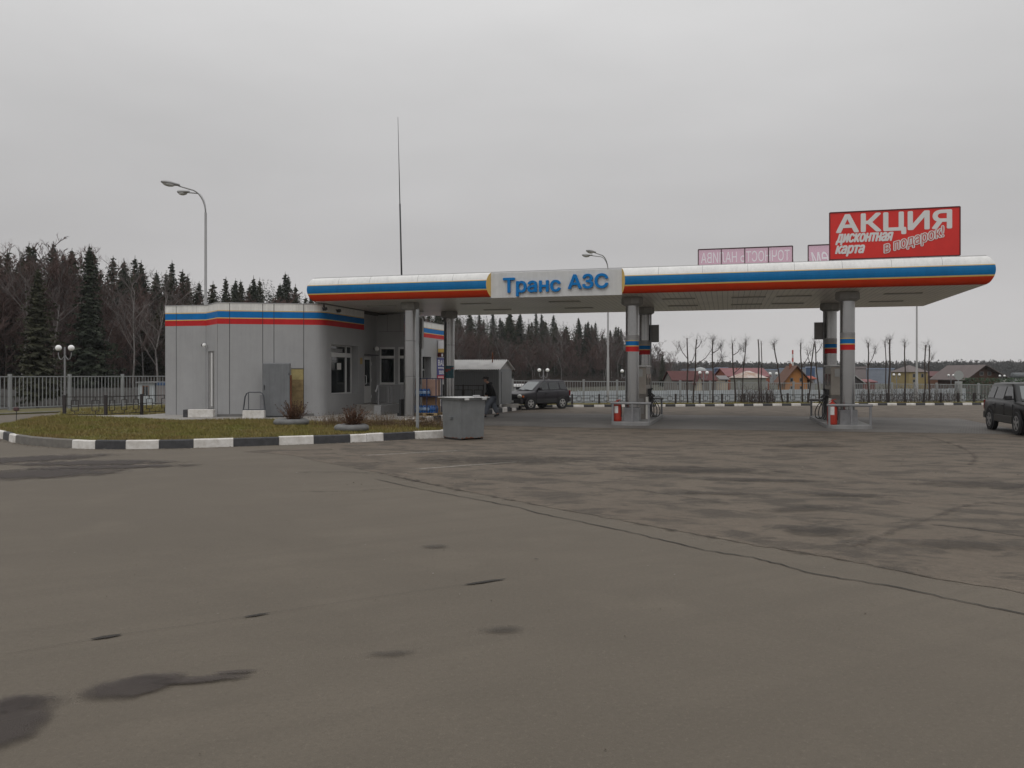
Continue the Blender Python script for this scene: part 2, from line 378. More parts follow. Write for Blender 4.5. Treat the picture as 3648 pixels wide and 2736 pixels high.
def blob(name, c, rx, ry, rot, mat, z, amp=1.0):
    vs = [Vector(c).to_2d()]; fd = [amp]; fs = []; n = 40; rings = 7
    for r_ in range(1, rings+1):
        for j in range(n):
            t = 2*math.pi*j/n; q = r_/rings; x, y = math.cos(t)*rx*q, math.sin(t)*ry*q
            vs.append(Vector((c[0]+x*math.cos(rot)-y*math.sin(rot), c[1]+x*math.sin(rot)+y*math.cos(rot)))); fd.append(amp*(1-q)**.7)
    for j in range(n): fs.append((0, 1+j, 1+(j+1) % n))
    for r_ in range(rings-1):
        for j in range(n): fs.append((1+r_*n+j, 1+(r_+1)*n+j, 1+(r_+1)*n+(j+1) % n, 1+r_*n+(j+1) % n))
    return fade_mesh(name, vs, fs, fd, mat, z)

# ------------------------------------------------------------------ ground
def sheet(name, poly, z, mat, kind='structure', base=None):
    """A flat sheet; with a base height it gets sides down to there."""
    m = MB(); vs, ins, _ = fill([[Vector(p) for p in poly]]); area = sum(poly[i-1][0]*poly[i][1]-poly[i][0]*poly[i-1][1] for i in range(len(poly)))
    m.add([(p[0], p[1], z) for p in vs], ins)
    if base is not None: m.prism(poly, base, z-.0005, top=False, bot=False)
    me = bpy.data.meshes.new(name); me.from_pydata(m.v, [], m.f); me.materials.append(mat); me.validate(); o = bpy.data.objects.new(name, me); COL.objects.link(o); o['kind'] = kind; return o
FARK = [Vector((x, y, 0)) for x, y in ((-9, 47.3), (-1, 47.9), (.9, 48.3), (6.3, 49.0), (10, 49.5), (18.2, 50.9), (29.4, 52.0), (40, 52.9), (75, 55.5))]
def fence_pt(n): return Vector((.04+2.48*n, 54+1.11*n, .05-.030*n))
sheet('ground', [(-2500, -300), (2500, -300), (2500, 3000), (-2500, 3000)], -1.7, m_field)
yard = [(-80, -14), (80, -14), (80, 56)]+[(p.x, p.y) for p in reversed(FARK)]+[(-9, 62), (-15.8, 62.2), (-28.2, 43.6), (-36, 31), (-80, 24)]
yo = MB().prism(yard, -1.75, 0.0).build('asphalt_yard', m_asph); yo['kind'] = 'structure'
oldp = [gp(866, 1610), gp(960, 1615), gp(1053, 1624), gp(1150, 1648), gp(1235, 1662), gp(1341, 1683), gp(1593, 1738.5), gp(1899, 1797), gp(2200, 1852), gp(2430, 1894), gp(2658, 1938), gp(2946, 1984), gp(3182, 2033), gp(3648, 2116)]
oldpoly = [(p.x, p.y) for p in oldp]+[(14, -4), (30, -6), (74, 20), (74, 53), (40, 51.8), (18, 49.6), (6, 47.3), (1, 46.2), (-1.5, 40), (-2.6, 34), (-1.6, 25.6), (-4.6, 23.5)]
# slightly ragged edge of the old surface
rag = []; rnd = random.Random(3)
for i in range(13):
    a, b = Vector(oldpoly[i]), Vector(oldpoly[i+1])
    for k in range(8): rag.append(tuple(a.lerp(b, k/8)+Vector((rnd.uniform(-.035, .035), rnd.uniform(-.035, .035)))))
sheet('old_asphalt', rag+oldpoly[13:], .004, m_old)
sheet('paved_apron', [tuple(st(*q)[:2]) for q in ((5.4, -.6), (12, -.9), (20, -.7), (26.8, -.5), (26.8, 9.4), (5.75, 9.4))], .008, m_pav)
# cracks, joints, stains, tyre marks, worn bay lines
strip('asphalt_crack', [gp(*q) for q in ((1330, 1706), (1420, 1727), (1530, 1749), (1623, 1766), (1735, 1787), (1846, 1809), (1925, 1831), (2070, 1860), (2200, 1888), (2350, 1922), (2494, 1958), (2600, 1975), (2684, 1987), (2780, 2012), (2874, 2041), (3020, 2066), (3175, 2089), (3400, 2138), (3648, 2190), (3800, 2222), (4000, 2268))], lambda t: .016+.012*math.sin(37*t)**2, m_crack, .009, jit=.018, flat=True)
strip('asphalt_joint', [gp(*q) for q in ((0, 2338), (316, 2282), (443, 2262), (700, 2226), (860, 2202), (960, 2186), (1260, 2142), (1560, 2098), (1810, 2064))], lambda t: .0035, m_crack, .010, jit=.006, flat=True)
strip('asphalt_joint', [gp(*q) for q in ((3300, 1868), (3450, 1884), (3560, 1900), (3700, 1922))], .02, m_crack, .010, jit=.01, flat=True)
strip('worn_bay_line', [gp(1347, 1683), gp(1660, 1659), gp(1987, 1637)], .08, m_paint, .010, flat=True)
strip('worn_bay_line', [gp(1182, 1630), gp(1460, 1615), gp(1752, 1600)], .08, m_paint, .010, flat=True)
strip('wet_edge', [gp(*q) for q in ((1235, 1664), (1341, 1684), (1593, 1739), (1899, 1798), (2200, 1854), (2658, 1939), (2946, 1985), (3182, 2034), (3648, 2117))], lambda t: .25+.35*math.sin(7*t)**2, stain_mat('seam_dirt', (.055, .044, .035), .6, scale=2.6, lo=.86, hi=1.02), .0135, edge=.2)
strip('tyre_mark', [gp(*q) for q in ((3270, 1552), (3340, 1566), (3410, 1588), (3455, 1612), (3475, 1632), (3468, 1650), (3440, 1664))], .35, m_tyre, .012)
strip('tyre_mark', [gp(*q) for q in ((2946, 1980), (3100, 1925), (3280, 1860), (3450, 1800), (3520, 1790), (3648, 1810))], .32, m_tyre, .0145)
strip('tyre_mark', [gp(*q) for q in ((2200, 1733), (2330, 1756), (2480, 1780), (2700, 1810))], .3, m_tyre, .0155)
strip('tyre_mark', [gp(*q) for q in ((900, 1684), (1250, 1683), (1600, 1700))], .22, m_tyre, .012, edge=.1)
strip('tyre_mark', [gp(*q) for q in ((900, 1755), (1260, 1752), (1480, 1735))], .22, m_tyre, .012, edge=.1)
for a_, b_2, w_2 in (((316, 2282), (443, 2262), .05), ((860, 2203), (965, 2186), .035), ((1640, 2088), (1805, 2064), .05)): strip('joint_filler', [gp(*a_), gp((a_[0]+b_2[0])/2, (a_[1]+b_2[1])/2), gp(*b_2)], lambda t, w_2=w_2: .008+w_2*math.sin(math.pi*t), m_crack, .0105, jit=.004, flat=True)
for c, rx, ry, rot, mt, amp in ((gp(450, 2455), .33, .27, R(25), m_wet, 1.05), (gp(540, 2425), .30, .16, R(10), m_wet, .95), (gp(740, 2425), .42, .10, R(12), m_wet, .70), (gp(840, 2400), .22, .05, R(12), m_wet, .68), (gp(-20, 2600), .36, .62, 0, m_wet, 1.1), (gp(40, 2520), .24, .25, 0, m_wet, .9),
        (gp(1549, 1950), .26, .17, 0, m_oil, .9), (gp(1780, 2250), .30, .17, R(10), m_oil, .62), (gp(1390, 2332), .35, .12, R(15), m_oil, .55), (gp(1910, 1996), .05, .05, 0, m_oil, 1.0),
        (gp(120, 1690), 2.4, 1.3, R(20), m_wet, .62), (gp(40, 1640), 3.2, 1.2, R(35), m_wet, .7), (gp(380, 1665), 2.6, .6, R(12), m_wet, .5), (gp(330, 1650), 2.6, .8, R(8), m_wet, .5),
        (gp(2450, 1675), 3.2, 1.2, R(-8), m_oil, .72), (gp(3560, 1730), 2.6, 1.0, R(-12), m_oil, .75), (gp(2870, 1590), 2.0, 1.0, 0, m_oil, .6), (gp(2920, 1895), .9, .6, 0, m_oil, .6), (gp(2860, 1815), 1.3, .45, R(18), m_oil, .7), (gp(2700, 1712), 2.2, .5, R(-12), m_oil, .62), (gp(2990, 1765), 1.5, .4, R(-14), m_oil, .62), (gp(2560, 1760), 1.2, .35, R(-10), m_oil, .62), (gp(3420, 1945), 1.3, .5, R(-10), m_oil, .65), (gp(1800, 1640), 3.5, 1.6, R(5), m_oil, .62)):
    blob('stain', c, rx, ry, rot, mt, .016+.0007*random.random())

# ------------------------------------------------------------------ kerbs, grass bed, pavement
def resample(pts, step=.25):
    out = [Vector(pts[0])]
    for i in range(len(pts)-1):
        a, b = Vector(pts[i]), Vector(pts[i+1]); n = max(1, int((b-a).length/step))
        out += [a.lerp(b, k/n) for k in range(1, n+1)]
    return out
def smooth_poly(pts, it=2):
    P = [Vector(p) for p in pts]
    for _ in range(it):
        Q = [P[0]]
        for i in range(len(P)-1): Q += [P[i].lerp(P[i+1], .25), P[i].lerp(P[i+1], .75)]
        P = Q+[P[-1]]
    return P
def kerb(name, pts, bounds, mis, w=.17, z0=-.06, z1=.235, inward=1):
    """Kerb stones along pts; bounds = pixel columns or lengths where the paint changes, mis = paint of each piece."""
    P = resample(pts, .2); L = [0]
    for i in range(1, len(P)): L.append(L[-1]+(P[i]-P[i-1]).length)
    mb = MB(); bs = [0]+bounds+[L[-1]]
    def pt(l):
        for i in range(len(P)-1):
            if l <= L[i+1]+1e-9: return P[i].lerp(P[i+1], (l-L[i])/max(1e-9, L[i+1]-L[i]))
        return P[-1]
    def nr(l):
        d = (pt(min(L[-1], l+.15))-pt(max(0, l-.15))).normalized(); return Vector((-d.y, d.x, 0))*inward
    rnd = random.Random(11)
    for k in range(len(bs)-1):
        a, b = bs[k]+.006, bs[k+1]-.006
        if b-a < .02: continue
        ls = [a]+[l for l in L if a+.02 < l < b-.02]+[b]; ch = .025; zj = rnd.uniform(-.008, .008); vs = []; fs = []
        for l in ls:
            p, n = pt(l), nr(l); j = rnd.uniform(-.004, .004)
            for (o, z) in ((0+j, z0), (.012+j, z1-ch+zj), (.012+ch, z1+zj), (w-ch, z1+zj), (w, z1-ch+zj), (w, z0)): vs.append(p+n*o+Vector((0, 0, z)))
        for i in range(len(ls)-1):
            for q in range(5): fs.append((i*6+q, i*6+q+1, i*6+7+q, i*6+6+q))
        fs += [tuple(range(6)), tuple(reversed([(len(ls)-1)*6+q for q in range(6)]))]
        mb.add(vs, fs, mis[k % len(mis)])
    o = mb.build(name, [m_kw, m_kb, m_kg]); o['kind'] = 'structure'; return o
def len_at_px(pts, px):
    P = resample(pts, .05); l = 0
    for i in range(1, len(P)):
        c0 = P[i-1].x/P[i-1].y*F+CX; c1 = P[i].x/P[i].y*F+CX
        if min(c0, c1) <= px <= max(c0, c1): return l+(P[i]-P[i-1]).length*abs(px-c0)/max(1e-6, abs(c1-c0))
        l += (P[i]-P[i-1]).length
    return l
bedfront = [Vector((x, y, 0)) for x, y in ((-20.2, 30.2), (-19.0, 28.2), (-17.6, 26.6), (-15.98, 25.15), (-14.25, 23.1), (-11.79, 21.56), (-10.24, 21.35), (-8.61, 21.75), (-6.57, 22.65), (-4.69, 23.45), (-3.0, 24.75), (-2.1, 25.3))]
bedfront = smooth_poly(bedfront[:-1], 1)+[bedfront[-1]]
bnd = [len_at_px(bedfront, p) for p in (10, 30, 54, 255, 338, 447, 566, 689, 832, 994, 1118, 1248, 1307, 1367, 1479)]
pre = [l for l in (.9, 1.8, 2.7) if l < bnd[0]-.3]
kerb('kerb', bedfront, pre+bnd, [1, 0, 1, 0][4-len(pre)-1:][:len(pre)]+[0, 1, 0, 2, 0, 1, 0, 1, 0, 1, 0, 1, 0, 0, 1, 0], inward=1)
bedright = [Vector((-2.1, 25.3, 0)), Vector((-2.0, 26.3, 0)), Vector((-2.4, 28, 0)), Vector((-3.1, 29.8, 0)), Vector(st(4.8, -1.3)), Vector(st(5.05, 2)), Vector(st(5.4, 7.4)), Vector(st(5.68, 13.2)), Vector(st(5.3, 13.6)), Vector(st(2, 14.2))]
kerb('kerb', bedright, [.8*k for k in range(1, 30)], [0, 1], z1=.25, inward=1)
kerb('kerb', FARK, [.64*k for k in range(1, 132)], [0, 1], z1=.14, inward=1)
bedback = [gp(0, 1509, .25), gp(146, 1482, .25), gp(225, 1476.6, .25), gp(361, 1483, .25), gp(600, 1493, .25), gp(771, 1494, .25), gp(971, 1491, .25), gp(1199, 1502, .25), Vector((-4.2, 30.6, 0)), Vector((-3.4, 29.6, 0))]
def inset(pts, d):
    out = []
    for i, p in enumerate(pts):
        t = (pts[min(i+1, len(pts)-1)]-pts[max(i-1, 0)]).normalized(); out.append(p+Vector((-t.y, t.x, 0))*d)
    return out
bf_in = inset(bedfront, .13); br_in = inset(bedright[:4], .13)
bedpoly = [(p.x, p.y) for p in bf_in[1:]]+[(p.x, p.y) for p in br_in[1:]]+[(p.x, p.y) for p in reversed(bedback)]
sheet('grass_bed', bedpoly, .215, m_soil, base=-.05)
walk = [(p.x, p.y) for p in bedback[2:]]+[tuple((st(*q))[:2]) for q in ((4.7, -1.2), (4.95, 2), (5.3, 7.4), (5.55, 13.2), (2, 14.1), (.3, 20), (-8, 20), (-8, -.5))]
sheet('pavement', walk, .205, m_conc, base=-.05)
lf = [Vector((-26.8-1.65*1.5, 43-2.8*1.5, .1)), Vector((-16.6, 60.4, .1))]
verge_l = [(-31.5, 33.4), (-28.4, 33.6), (-24.9, 39.2), (-23.3, 41.6), (-20.4, 35.2), (-19.2, 35.0), (-16.2, 34.2), (-15.6, 36), (-15.7, 62.1), (-28.1, 43.5), (-35.8, 31.2)]
sheet('grass_verge', verge_l, .06, m_soil, base=-.05)
kerb('kerb', [Vector((-31.5, 31, 0)), Vector((-28.4, 33.6, 0)), Vector((-24.9, 39.2, 0)), Vector((-23.3, 41.6, 0))], [], [2], z1=.1, inward=1)
# far verge: falls away behind the far kerb to the lower ground
vm = MB(); ns = [-4+.5*k for k in range(56)]; rows = []
fk = resample(FARK, .3)
def kerb_at(x):
    best = min(fk, key=lambda p: abs(p.x-x)); return best
for n in ns:
    f = fence_pt(n); k = kerb_at(f.x*.92)
    if n < 0: k = Vector((f.x, 46.4, 0))
    rows.append([Vector((k.x, k.y+.14, .11)), k.lerp(f, .35)+Vector((0, 0, .1)), Vector((f.x, f.y, f.z)), Vector((f.x-.4, f.y+1.4, f.z-.1)), Vector((f.x-2, f.y+7, -1.72))])
vs = [p for r_ in rows for p in r_]; fs = [(i*5+q, i*5+q+1, i*5+6+q, i*5+5+q) for i in range(len(rows)-1) for q in range(4)]
vo = MB().add(vs, fs).build('grass_verge', m_soil, smooth=True); vo['kind'] = 'structure'

# grass blades (stuff): the bed and the strip behind the far kerb
m_gr = M('grass_blades', (.158, .160, .030), .85, col2=(.21, .145, .052), scale=.9)
def pip(x, y, poly):
    c = False; j = len(poly)-1
    for i in range(len(poly)):
        a, b = poly[i], poly[j]
        if (a[1] > y) != (b[1] > y) and x < (b[0]-a[0])*(y-a[1])/(b[1]-a[1])+a[0]: c = not c
        j = i
    return c
def blades(name, polys, n, z, h, w, mat, seed=1, zf=None):
    rnd = random.Random(seed); vs = []; fs = []
    for poly, cnt in zip(polys, n):
        x0, x1 = min(p[0] for p in poly), max(p[0] for p in poly); y0, y1 = min(p[1] for p in poly), max(p[1] for p in poly); k = 0
        while k < cnt:
            x, y = rnd.uniform(x0, x1), rnd.uniform(y0, y1)
            if not pip(x, y, poly): continue
            k += 1; a = rnd.uniform(0, 6.28); hh = h*rnd.uniform(.4, 1.25)*(1.0+.5*math.sin(x*1.7+2*math.sin(y*1.1))*math.sin(y*2.3)); lx, ly = rnd.gauss(0, .45)*hh, rnd.gauss(0, .45)*hh
            dx, dy = math.cos(a)*w, math.sin(a)*w; o = len(vs); zz = z if zf is None else zf(x, y)
            vs += [(x-dx, y-dy, zz), (x+dx, y+dy, zz), (x+lx, y+ly, zz+hh)]; fs.append((o, o+1, o+2))
    me = bpy.data.meshes.new(name); me.from_pydata(vs, [], fs); me.materials.append(mat)
    o = bpy.data.objects.new(name, me); COL.objects.link(o); o['kind'] = 'stuff'; return o
g1 = blades('grass', [bedpoly], [70000], .21, .085, .011, m_gr)
vp = [(-23.5, 42), (-20.2, 36), (-16, 35), (-15.8, 44), (-17, 56), (-23, 46)]
g2 = blades('grass', [vp, [(p.x, p.y+.2) for p in FARK[1:8]]+[(p.x, p.y+2.6) for p in reversed(FARK[1:8])]], [9000, 16000], .07, .11, .016, m_gr, seed=4)

# grit and dead leaves lying on the old asphalt and along the kerb
gm_ = MB(); rnd = random.Random(17)
for k in range(1500):
    r_ = rnd.random()
    if r_ < .5: p = Vector((rnd.uniform(-5, 16), rnd.uniform(6, 30), 0))
    elif r_ < .53: p = Vector((rnd.uniform(-7, 7), rnd.uniform(2.6, 12), 0))
    else:
        q = bedfront[rnd.randrange(len(bedfront))].lerp(bedfront[rnd.randrange(len(bedfront))], 0); i = rnd.randrange(len(bedfront)-1); q = bedfront[i].lerp(bedfront[i+1], rnd.random()); p = q+Vector((rnd.uniform(-.1, .1), -abs(rnd.gauss(0, .22)), 0))
    s_ = rnd.uniform(.004, .010)*(1 if p.y < 14 else 2.2); a = rnd.uniform(0, 6.28); z = .009; t_ = s_*rnd.uniform(.2, .8)
    gm_.add([p+Vector((s_*math.cos(a+j*1.5708)*rnd.uniform(.6, 1.2), s_*math.sin(a+j*1.5708)*rnd.uniform(.6, 1.2), z)) for j in range(4)]+[p+Vector((0, 0, z+t_))], [(0, 1, 4), (1, 2, 4), (2, 3, 4), (3, 0, 4)], 0 if rnd.random() < .6 else 1)
o = gm_.build('grit', [M('grit_dark', (.07, .055, .04), .9), M('grit_pale', (.26, .24, .21), .9)]); o['kind'] = 'stuff'
# ------------------------------------------------------------------ station materials
m_white = M('paint_white', (.76, .755, .74), .45, var=.06, scale=1.5, streak=.14)
m_blue = M('paint_blue', (.002, .145, .36), .5, var=.08, scale=2, spec=.25, streak=.14)
m_red = M('paint_red', (.50, .040, .010), .5, var=.08, scale=2, spec=.2)
m_yel = M('paint_yellow', (.62, .42, .12), .5, var=.06)
m_bwhite = M('band_white', (.74, .73, .70), .5, var=.08, scale=2, streak=.2)
m_bblue = M('band_blue', (.003, .15, .43), .55, var=.1, scale=2, spec=.2)
m_bred = M('band_red', (.48, .022, .024), .55, var=.1, scale=2, spec=.2)
m_silver = M('silver_cladding', (.36, .358, .355), .27, metal=.92, var=.05, scale=1.2)
m_dsilver = M('dull_silver', (.30, .295, .29), .5, metal=.3, var=.08)
m_wall = M('grey_cladding', (.345, .345, .348), .55, metal=.1, var=.05, scale=.9, streak=.08)
m_core = M('wall_core', (.10, .095, .09), .9)
m_dark = M('dark_metal', (.03, .03, .032), .5)
m_black = M('black', (.012, .012, .013), .55, var=0)
m_rubber = M('rubber', (.018, .018, .019), .75, var=.2)
m_glass = M('window_glass', (.012, .016, .017), .06, var=0, spec=.7)
m_frame = M('white_plastic', (.62, .62, .61), .4, var=.04)
m_roof = M('roof_felt', (.09, .088, .085), .9)
m_conp = M('island_concrete', (.235, .232, .228), .8, var=.14, scale=3, bump=.2)
m_rail = M('grey_rail', (.23, .23, .235), .5, metal=.2, var=.12, scale=6)
m_globe = M('opal_globe', (.84, .84, .83), .25, var=0)
m_rust = M('rust', (.16, .055, .022), .9, var=.3, scale=12)
m_lamp = M('lamp_grey', (.38, .38, .38), .45, metal=.3, var=.05)
m_lens = M('lamp_lens', (.55, .55, .53), .2, var=0)
# soffit: painted metal planks
m_soff = bpy.data.materials.new('soffit_planks'); m_soff.use_nodes = True; nt = m_soff.node_tree; b_ = nt.nodes['Principled BSDF']
b_.inputs['Roughness'].default_value = .33; b_.inputs['Metallic'].default_value = .25
t_ = nt.nodes.new('ShaderNodeTexCoord'); sx_ = nt.nodes.new('ShaderNodeSeparateXYZ'); nt.links.new(t_.outputs['Object'], sx_.inputs[0])
ml = nt.nodes.new('ShaderNodeMath'); ml.operation = 'MULTIPLY'; ml.inputs[1].default_value = 5.0; nt.links.new(sx_.outputs['X'], ml.inputs[0])
fr = nt.nodes.new('ShaderNodeMath'); fr.operation = 'FRACT'; nt.links.new(ml.outputs[0], fr.inputs[0])
cr = nt.nodes.new('ShaderNodeValToRGB'); nt.links.new(fr.outputs[0], cr.inputs[0])
e = cr.color_ramp.elements; e[0].position = 0; e[0].color = (.2, .19, .175, 1); e[1].position = .14; e[1].color = (.86, .82, .75, 1)
n_ = nt.nodes.new('ShaderNodeTexNoise'); n_.inputs['Scale'].default_value = .6; n_.inputs['Detail'].default_value = 5; nt.links.new(t_.outputs['Object'], n_.inputs['Vector'])
r_ = nt.nodes.new('ShaderNodeMapRange'); r_.inputs['To Min'].default_value = .72; r_.inputs['To Max'].default_value = 1.1; nt.links.new(n_.outputs['Fac'], r_.inputs['Value'])
mm = nt.nodes.new('ShaderNodeMix'); mm.data_type = 'RGBA'; mm.blend_type = 'MULTIPLY'; mm.inputs['Factor'].default_value = 1; nt.links.new(cr.outputs[0], mm.inputs['A']); nt.links.new(r_.outputs[0], mm.inputs['B']); nt.links.new(mm.outputs['Result'], b_.inputs['Base Color'])

# ------------------------------------------------------------------ canopy
CL, CD, Z0, Z1 = 25.3, 9.1, 5.05, 6.02
PX0, PX1 = 7.76, 12.92
can = thing('fuel_canopy', 'long white, blue and red striped petrol station canopy on six silver columns', 'canopy', FL, RZ)
zs = [6.02, 5.95, 5.87, 5.79, 5.715, 5.685, 5.60, 5.52, 5.44, 5.36, 5.31, 5.24, 5.16, 5.10, 5.05]
mi_of = [0, 0, 0, 0, 1, 2, 2, 2, 2, 1, 3, 3, 3, 3]
def off(z):
    t = (z-Z0)/(Z1-Z0); return .225*max(0.0, math.sin(math.pi*min(1, max(0, t)))**.62)
fas = MB()
def rect(o): return [(-o, -o), (CL+o, -o), (CL+o, CD+o), (-o, CD+o)]
for i in range(len(zs)-1):
    za, zb = zs[i], zs[i+1]; oa, ob = off(za), off(zb); A, B = rect(oa), rect(ob); m = mi_of[i]
    for s in (1, 2, 3):
        p, q = A[s], A[(s+1) % 4]; r_, t = B[s], B[(s+1) % 4]
        fas.quad((*p, za), (*q, za), (*t, zb), (*r_, zb), m)
    # front: two runs either side of the name panel, with flared ends
    l = lambda o: PX0-.66*o; r = lambda o: PX1+.66*o
    fas.quad((A[0][0], -oa, za), (l(oa), -oa, za), (l(ob), -ob, zb), (B[0][0], -ob, zb), m)
    fas.quad((r(oa), -oa, za), (A[1][0], -oa, za), (B[1][0], -ob, zb), (r(ob), -ob, zb), m)
# joints between fascia sheets
jm = fas
for x in [1.2, 2.6, 4.7, 6.2]+[14.3, 15.9, 17.5, 19.1, 20.7, 22.3, 23.9]:
    for i in range(4): jm.quad((x, -off(zs[i])-.003, zs[i]), (x+.012, -off(zs[i])-.003, zs[i]), (x+.012, -off(zs[i+1])-.003, zs[i+1]), (x, -off(zs[i+1])-.003, zs[i+1]), 4)
fo = fas.build('fascia', [m_white, m_yel, m_blue, m_red, M('joint_grey', (.3, .3, .3), .7)], can, smooth='auto')
for s, px in ((-1, PX0), (1, PX1)):
    ck = MB(); pr = [(px+s*.66*off(z), -off(z), z) for z in zs]; ck.add(pr, [tuple(range(len(pr)))]); ck.build('end_plate', m_yel, can)
npan = MB().bb(PX0-.01, PX1+.01, -.03, .02, 5.0, 5.985).build('name_panel', M('panel_white', (.58, .58, .57), .45, var=.05, streak=.12), can, bevel=.008)
tm = MB()
add_text(tm, 'Транс', 8.27, 10.58, 5.03, 5.78, -.06, depth=.07, bold=.022)
add_text(tm, 'АЗС', 10.86, 12.42, 5.26, 5.84, -.06, depth=.07, bold=.024)
tm.build('lettering', M('sign_blue', (.004, .165, .46), .5, var=.04, spec=.2), npan)
MB().bb(.0, CL, .02, CD, Z0+.0, Z0+.03).build('soffit', m_soff, can)
MB().bb(.02, CL-.02, .05, CD-.02, 5.93, 6.0).build('roof_deck', m_roof, can)
ed = MB(); ed.bar((0, .02, 6.03), (CL, .02, 6.03), .04, .02); ed.bar((0, CD, 6.03), (CL, CD, 6.03), .04, .02); ed.bar((.02, 0, 6.03), (.02, CD, 6.03), .04, .02); ed.bar((CL-.02, 0, 6.03), (CL-.02, CD, 6.03), .04, .02)
ed.build('edge_trim', m_lamp, can)
for x in (1.9, 6.3, 10.2, 14.9, 17.6, 19.3, 23.2):
    for y in (2.6, 6.0):
        lo = MB(); lo.bb(x-.65, x+.65, y-.16, y+.16, Z0-.03, Z0-.002); lp = lo.build('soffit_light', M('light_body', (.42, .41, .38), .5, var=0), can)
        MB().bb(x-.58, x+.58, y-.11, y+.11, Z0-.036, Z0-.031).build('diffuser', M('diffuser', (.5, .5, .47), .4), lp)
def column(x, y, base, bands):
    c = MB(); c.lathe([(.26, base), (.26, 4.80)], 32, (x, y, 0))
    if not bands:
        for z in (1.9, 3.4): c.lathe([(.2605, z), (.2625, z+.002), (.2625, z+.013), (.2605, z+.015)], 32, (x, y, 0), 1)
    co = c.build('column', [m_silver, m_dark], can, smooth='auto')
    k = MB(); k.lathe([(.30, 4.70), (.43, 4.78), (.43, 4.98), (.40, 5.05)], 8, (x, y, 0)); k.build('capital', M('capital_grey', (.30, .295, .285), .6, metal=.2), co)
    if bands:
        bm_ = MB()
        for z, zt, mi in ((2.89, 3.09, 3), (3.09, 3.13, 1), (3.13, 3.30, 2), (3.30, 3.33, 1), (3.33, 3.53, 0)): bm_.lathe([(.263, z), (.263, zt)], 32, (x, y, 0), mi)
        # open rings: drop the caps
        keep = [i for i, f in enumerate(bm_.f) if len(f) == 4]; bm_.f = [bm_.f[i] for i in keep]; bm_.mi = [bm_.mi[i] for i in keep]
        bm_.build('stripe_band', [m_dsilver, m_yel, m_bblue, m_bred], co, smooth=True)
        sk = MB(); sk.bb(x-.31, x+.31, y-.31, y+.31, base, base+.55)
        so_ = sk.build('plinth', m_rail, co, bevel=.015); MB().bb(x-.30, x+.30, y-.30, y+.30, base+.55, base+.565).build('plinth_top', m_dark, so_)
    else:
        pass
    return co
COLS = (3.7, 13.15, 21.1)
for x in COLS:
    for y in (1.5, 6.55): column(x, y, .2 if x < 5 else .12, x > 5)
# conduits clipped on the rear columns, and a side gutter pipe
for x in (13.15+.29, 21.1-.29): MB().tube([(x, 6.4, .2), (x, 6.4, 4.75)], .03, 8).build('conduit', m_rail, can, smooth='auto')

# ------------------------------------------------------------------ signs on the canopy roof
def italic(mb, body, x0, x1, z0, z1, y, rot=0, mi=0, **k): add_text(mb, body, x0, x1, z0, z1, y, rot=rot, mi=mi, **k)
m_sred = M('banner_red', (.62, .018, .012), .5, var=.09, scale=1.1, stretch=(1, 1, .5)); m_swht = M('banner_white', (.68, .67, .66), .5, var=.03); m_spink = M('banner_red_letter', (.50, .10, .08), .5, var=0)
sg = thing('promotional_sign', 'big red banner sign reading АКЦИЯ standing on the canopy front edge', 'sign', FL+Vector((0, 0, 0)), RZ)
X0, X1, ZB, ZT, YS = 20.38, 24.62, 6.15, 7.83, .55
po = MB().bb(X0, X1, YS, YS+.05, ZB, ZT).build('banner', m_sred, sg, bevel=.006)
tx = MB()
add_text(tx, 'АКЦИЯ', X0+.20, X1-.24, ZB+.80, ZT-.06, YS-.004, bold=.035)
# tail of the letter that hangs below the line is part of its shape
tx.build('lettering', m_swht, po); tx = MB()
italic(tx, 'дисконтная', X0+.18, X0+2.12, ZB+.50, ZB+.92, YS-.005, shear=.35, bold=.022)
tx.build('lettering', m_swht, po); tx = MB()
italic(tx, 'карта', X0+.17, X0+1.18, ZB+.08, ZB+.50, YS-.005, shear=.35, bold=.022)
tx.build('lettering', m_swht, po); tx = MB()
italic(tx, 'в подарок!', X0+1.72, X1-.40, ZB+.28, ZB+.82, YS-.012, rot=R(15), shear=.35, bold=.035)
tx.build('lettering', m_swht, po)
t2 = MB(); italic(t2, 'в подарок!', X0+1.755, X1-.435, ZB+.315, ZB+.785, YS-.022, rot=R(15), shear=.35); t2.build('letter_fill', m_spink, po)
lg = MB()
for k in range(5):
    x = X0+.1+k*(X1-X0-.2)/4; lg.bar((x, YS+.09, 5.99), (x, YS+.09, ZT-.1), .05); lg.bar((x, YS+.09, 7.3), (x, YS+1.2, 5.99), .04)
lg.build('frame', m_dark, sg); eb = MB(); [eb.bar(a, b, .06, .035) for a, b in (((X0-.01, YS+.01, ZB-.01), (X0-.01, YS+.01, ZT+.01)), ((X1+.01, YS+.01, ZB-.01), (X1+.01, YS+.01, ZT+.01)), ((X0, YS+.01, ZT+.01), (X1, YS+.01, ZT+.01)), ((X0, YS+.01, ZB-.01), (X1, YS+.01, ZB-.01)))]; eb.build('edge_frame', M('frame_dark_red', (.09, .012, .012), .6), sg)
def mesh_banner(name, dif, tra, k):
    m = bpy.data.materials.new(name); m.use_nodes = True; nt = m.node_tree; nt.nodes.remove(nt.nodes['Principled BSDF'])
    df = nt.nodes.new('ShaderNodeBsdfDiffuse'); df.inputs[0].default_value = (*dif, 1); tp = nt.nodes.new('ShaderNodeBsdfTransparent'); tp.inputs[0].default_value = (*tra, 1)
    ms = nt.nodes.new('ShaderNodeMixShader'); ms.inputs[0].default_value = k; nt.links.new(df.outputs[0], ms.inputs[1]); nt.links.new(tp.outputs[0], ms.inputs[2]); nt.links.new(ms.outputs[0], nt.nodes['Material Output'].inputs[0]); return m
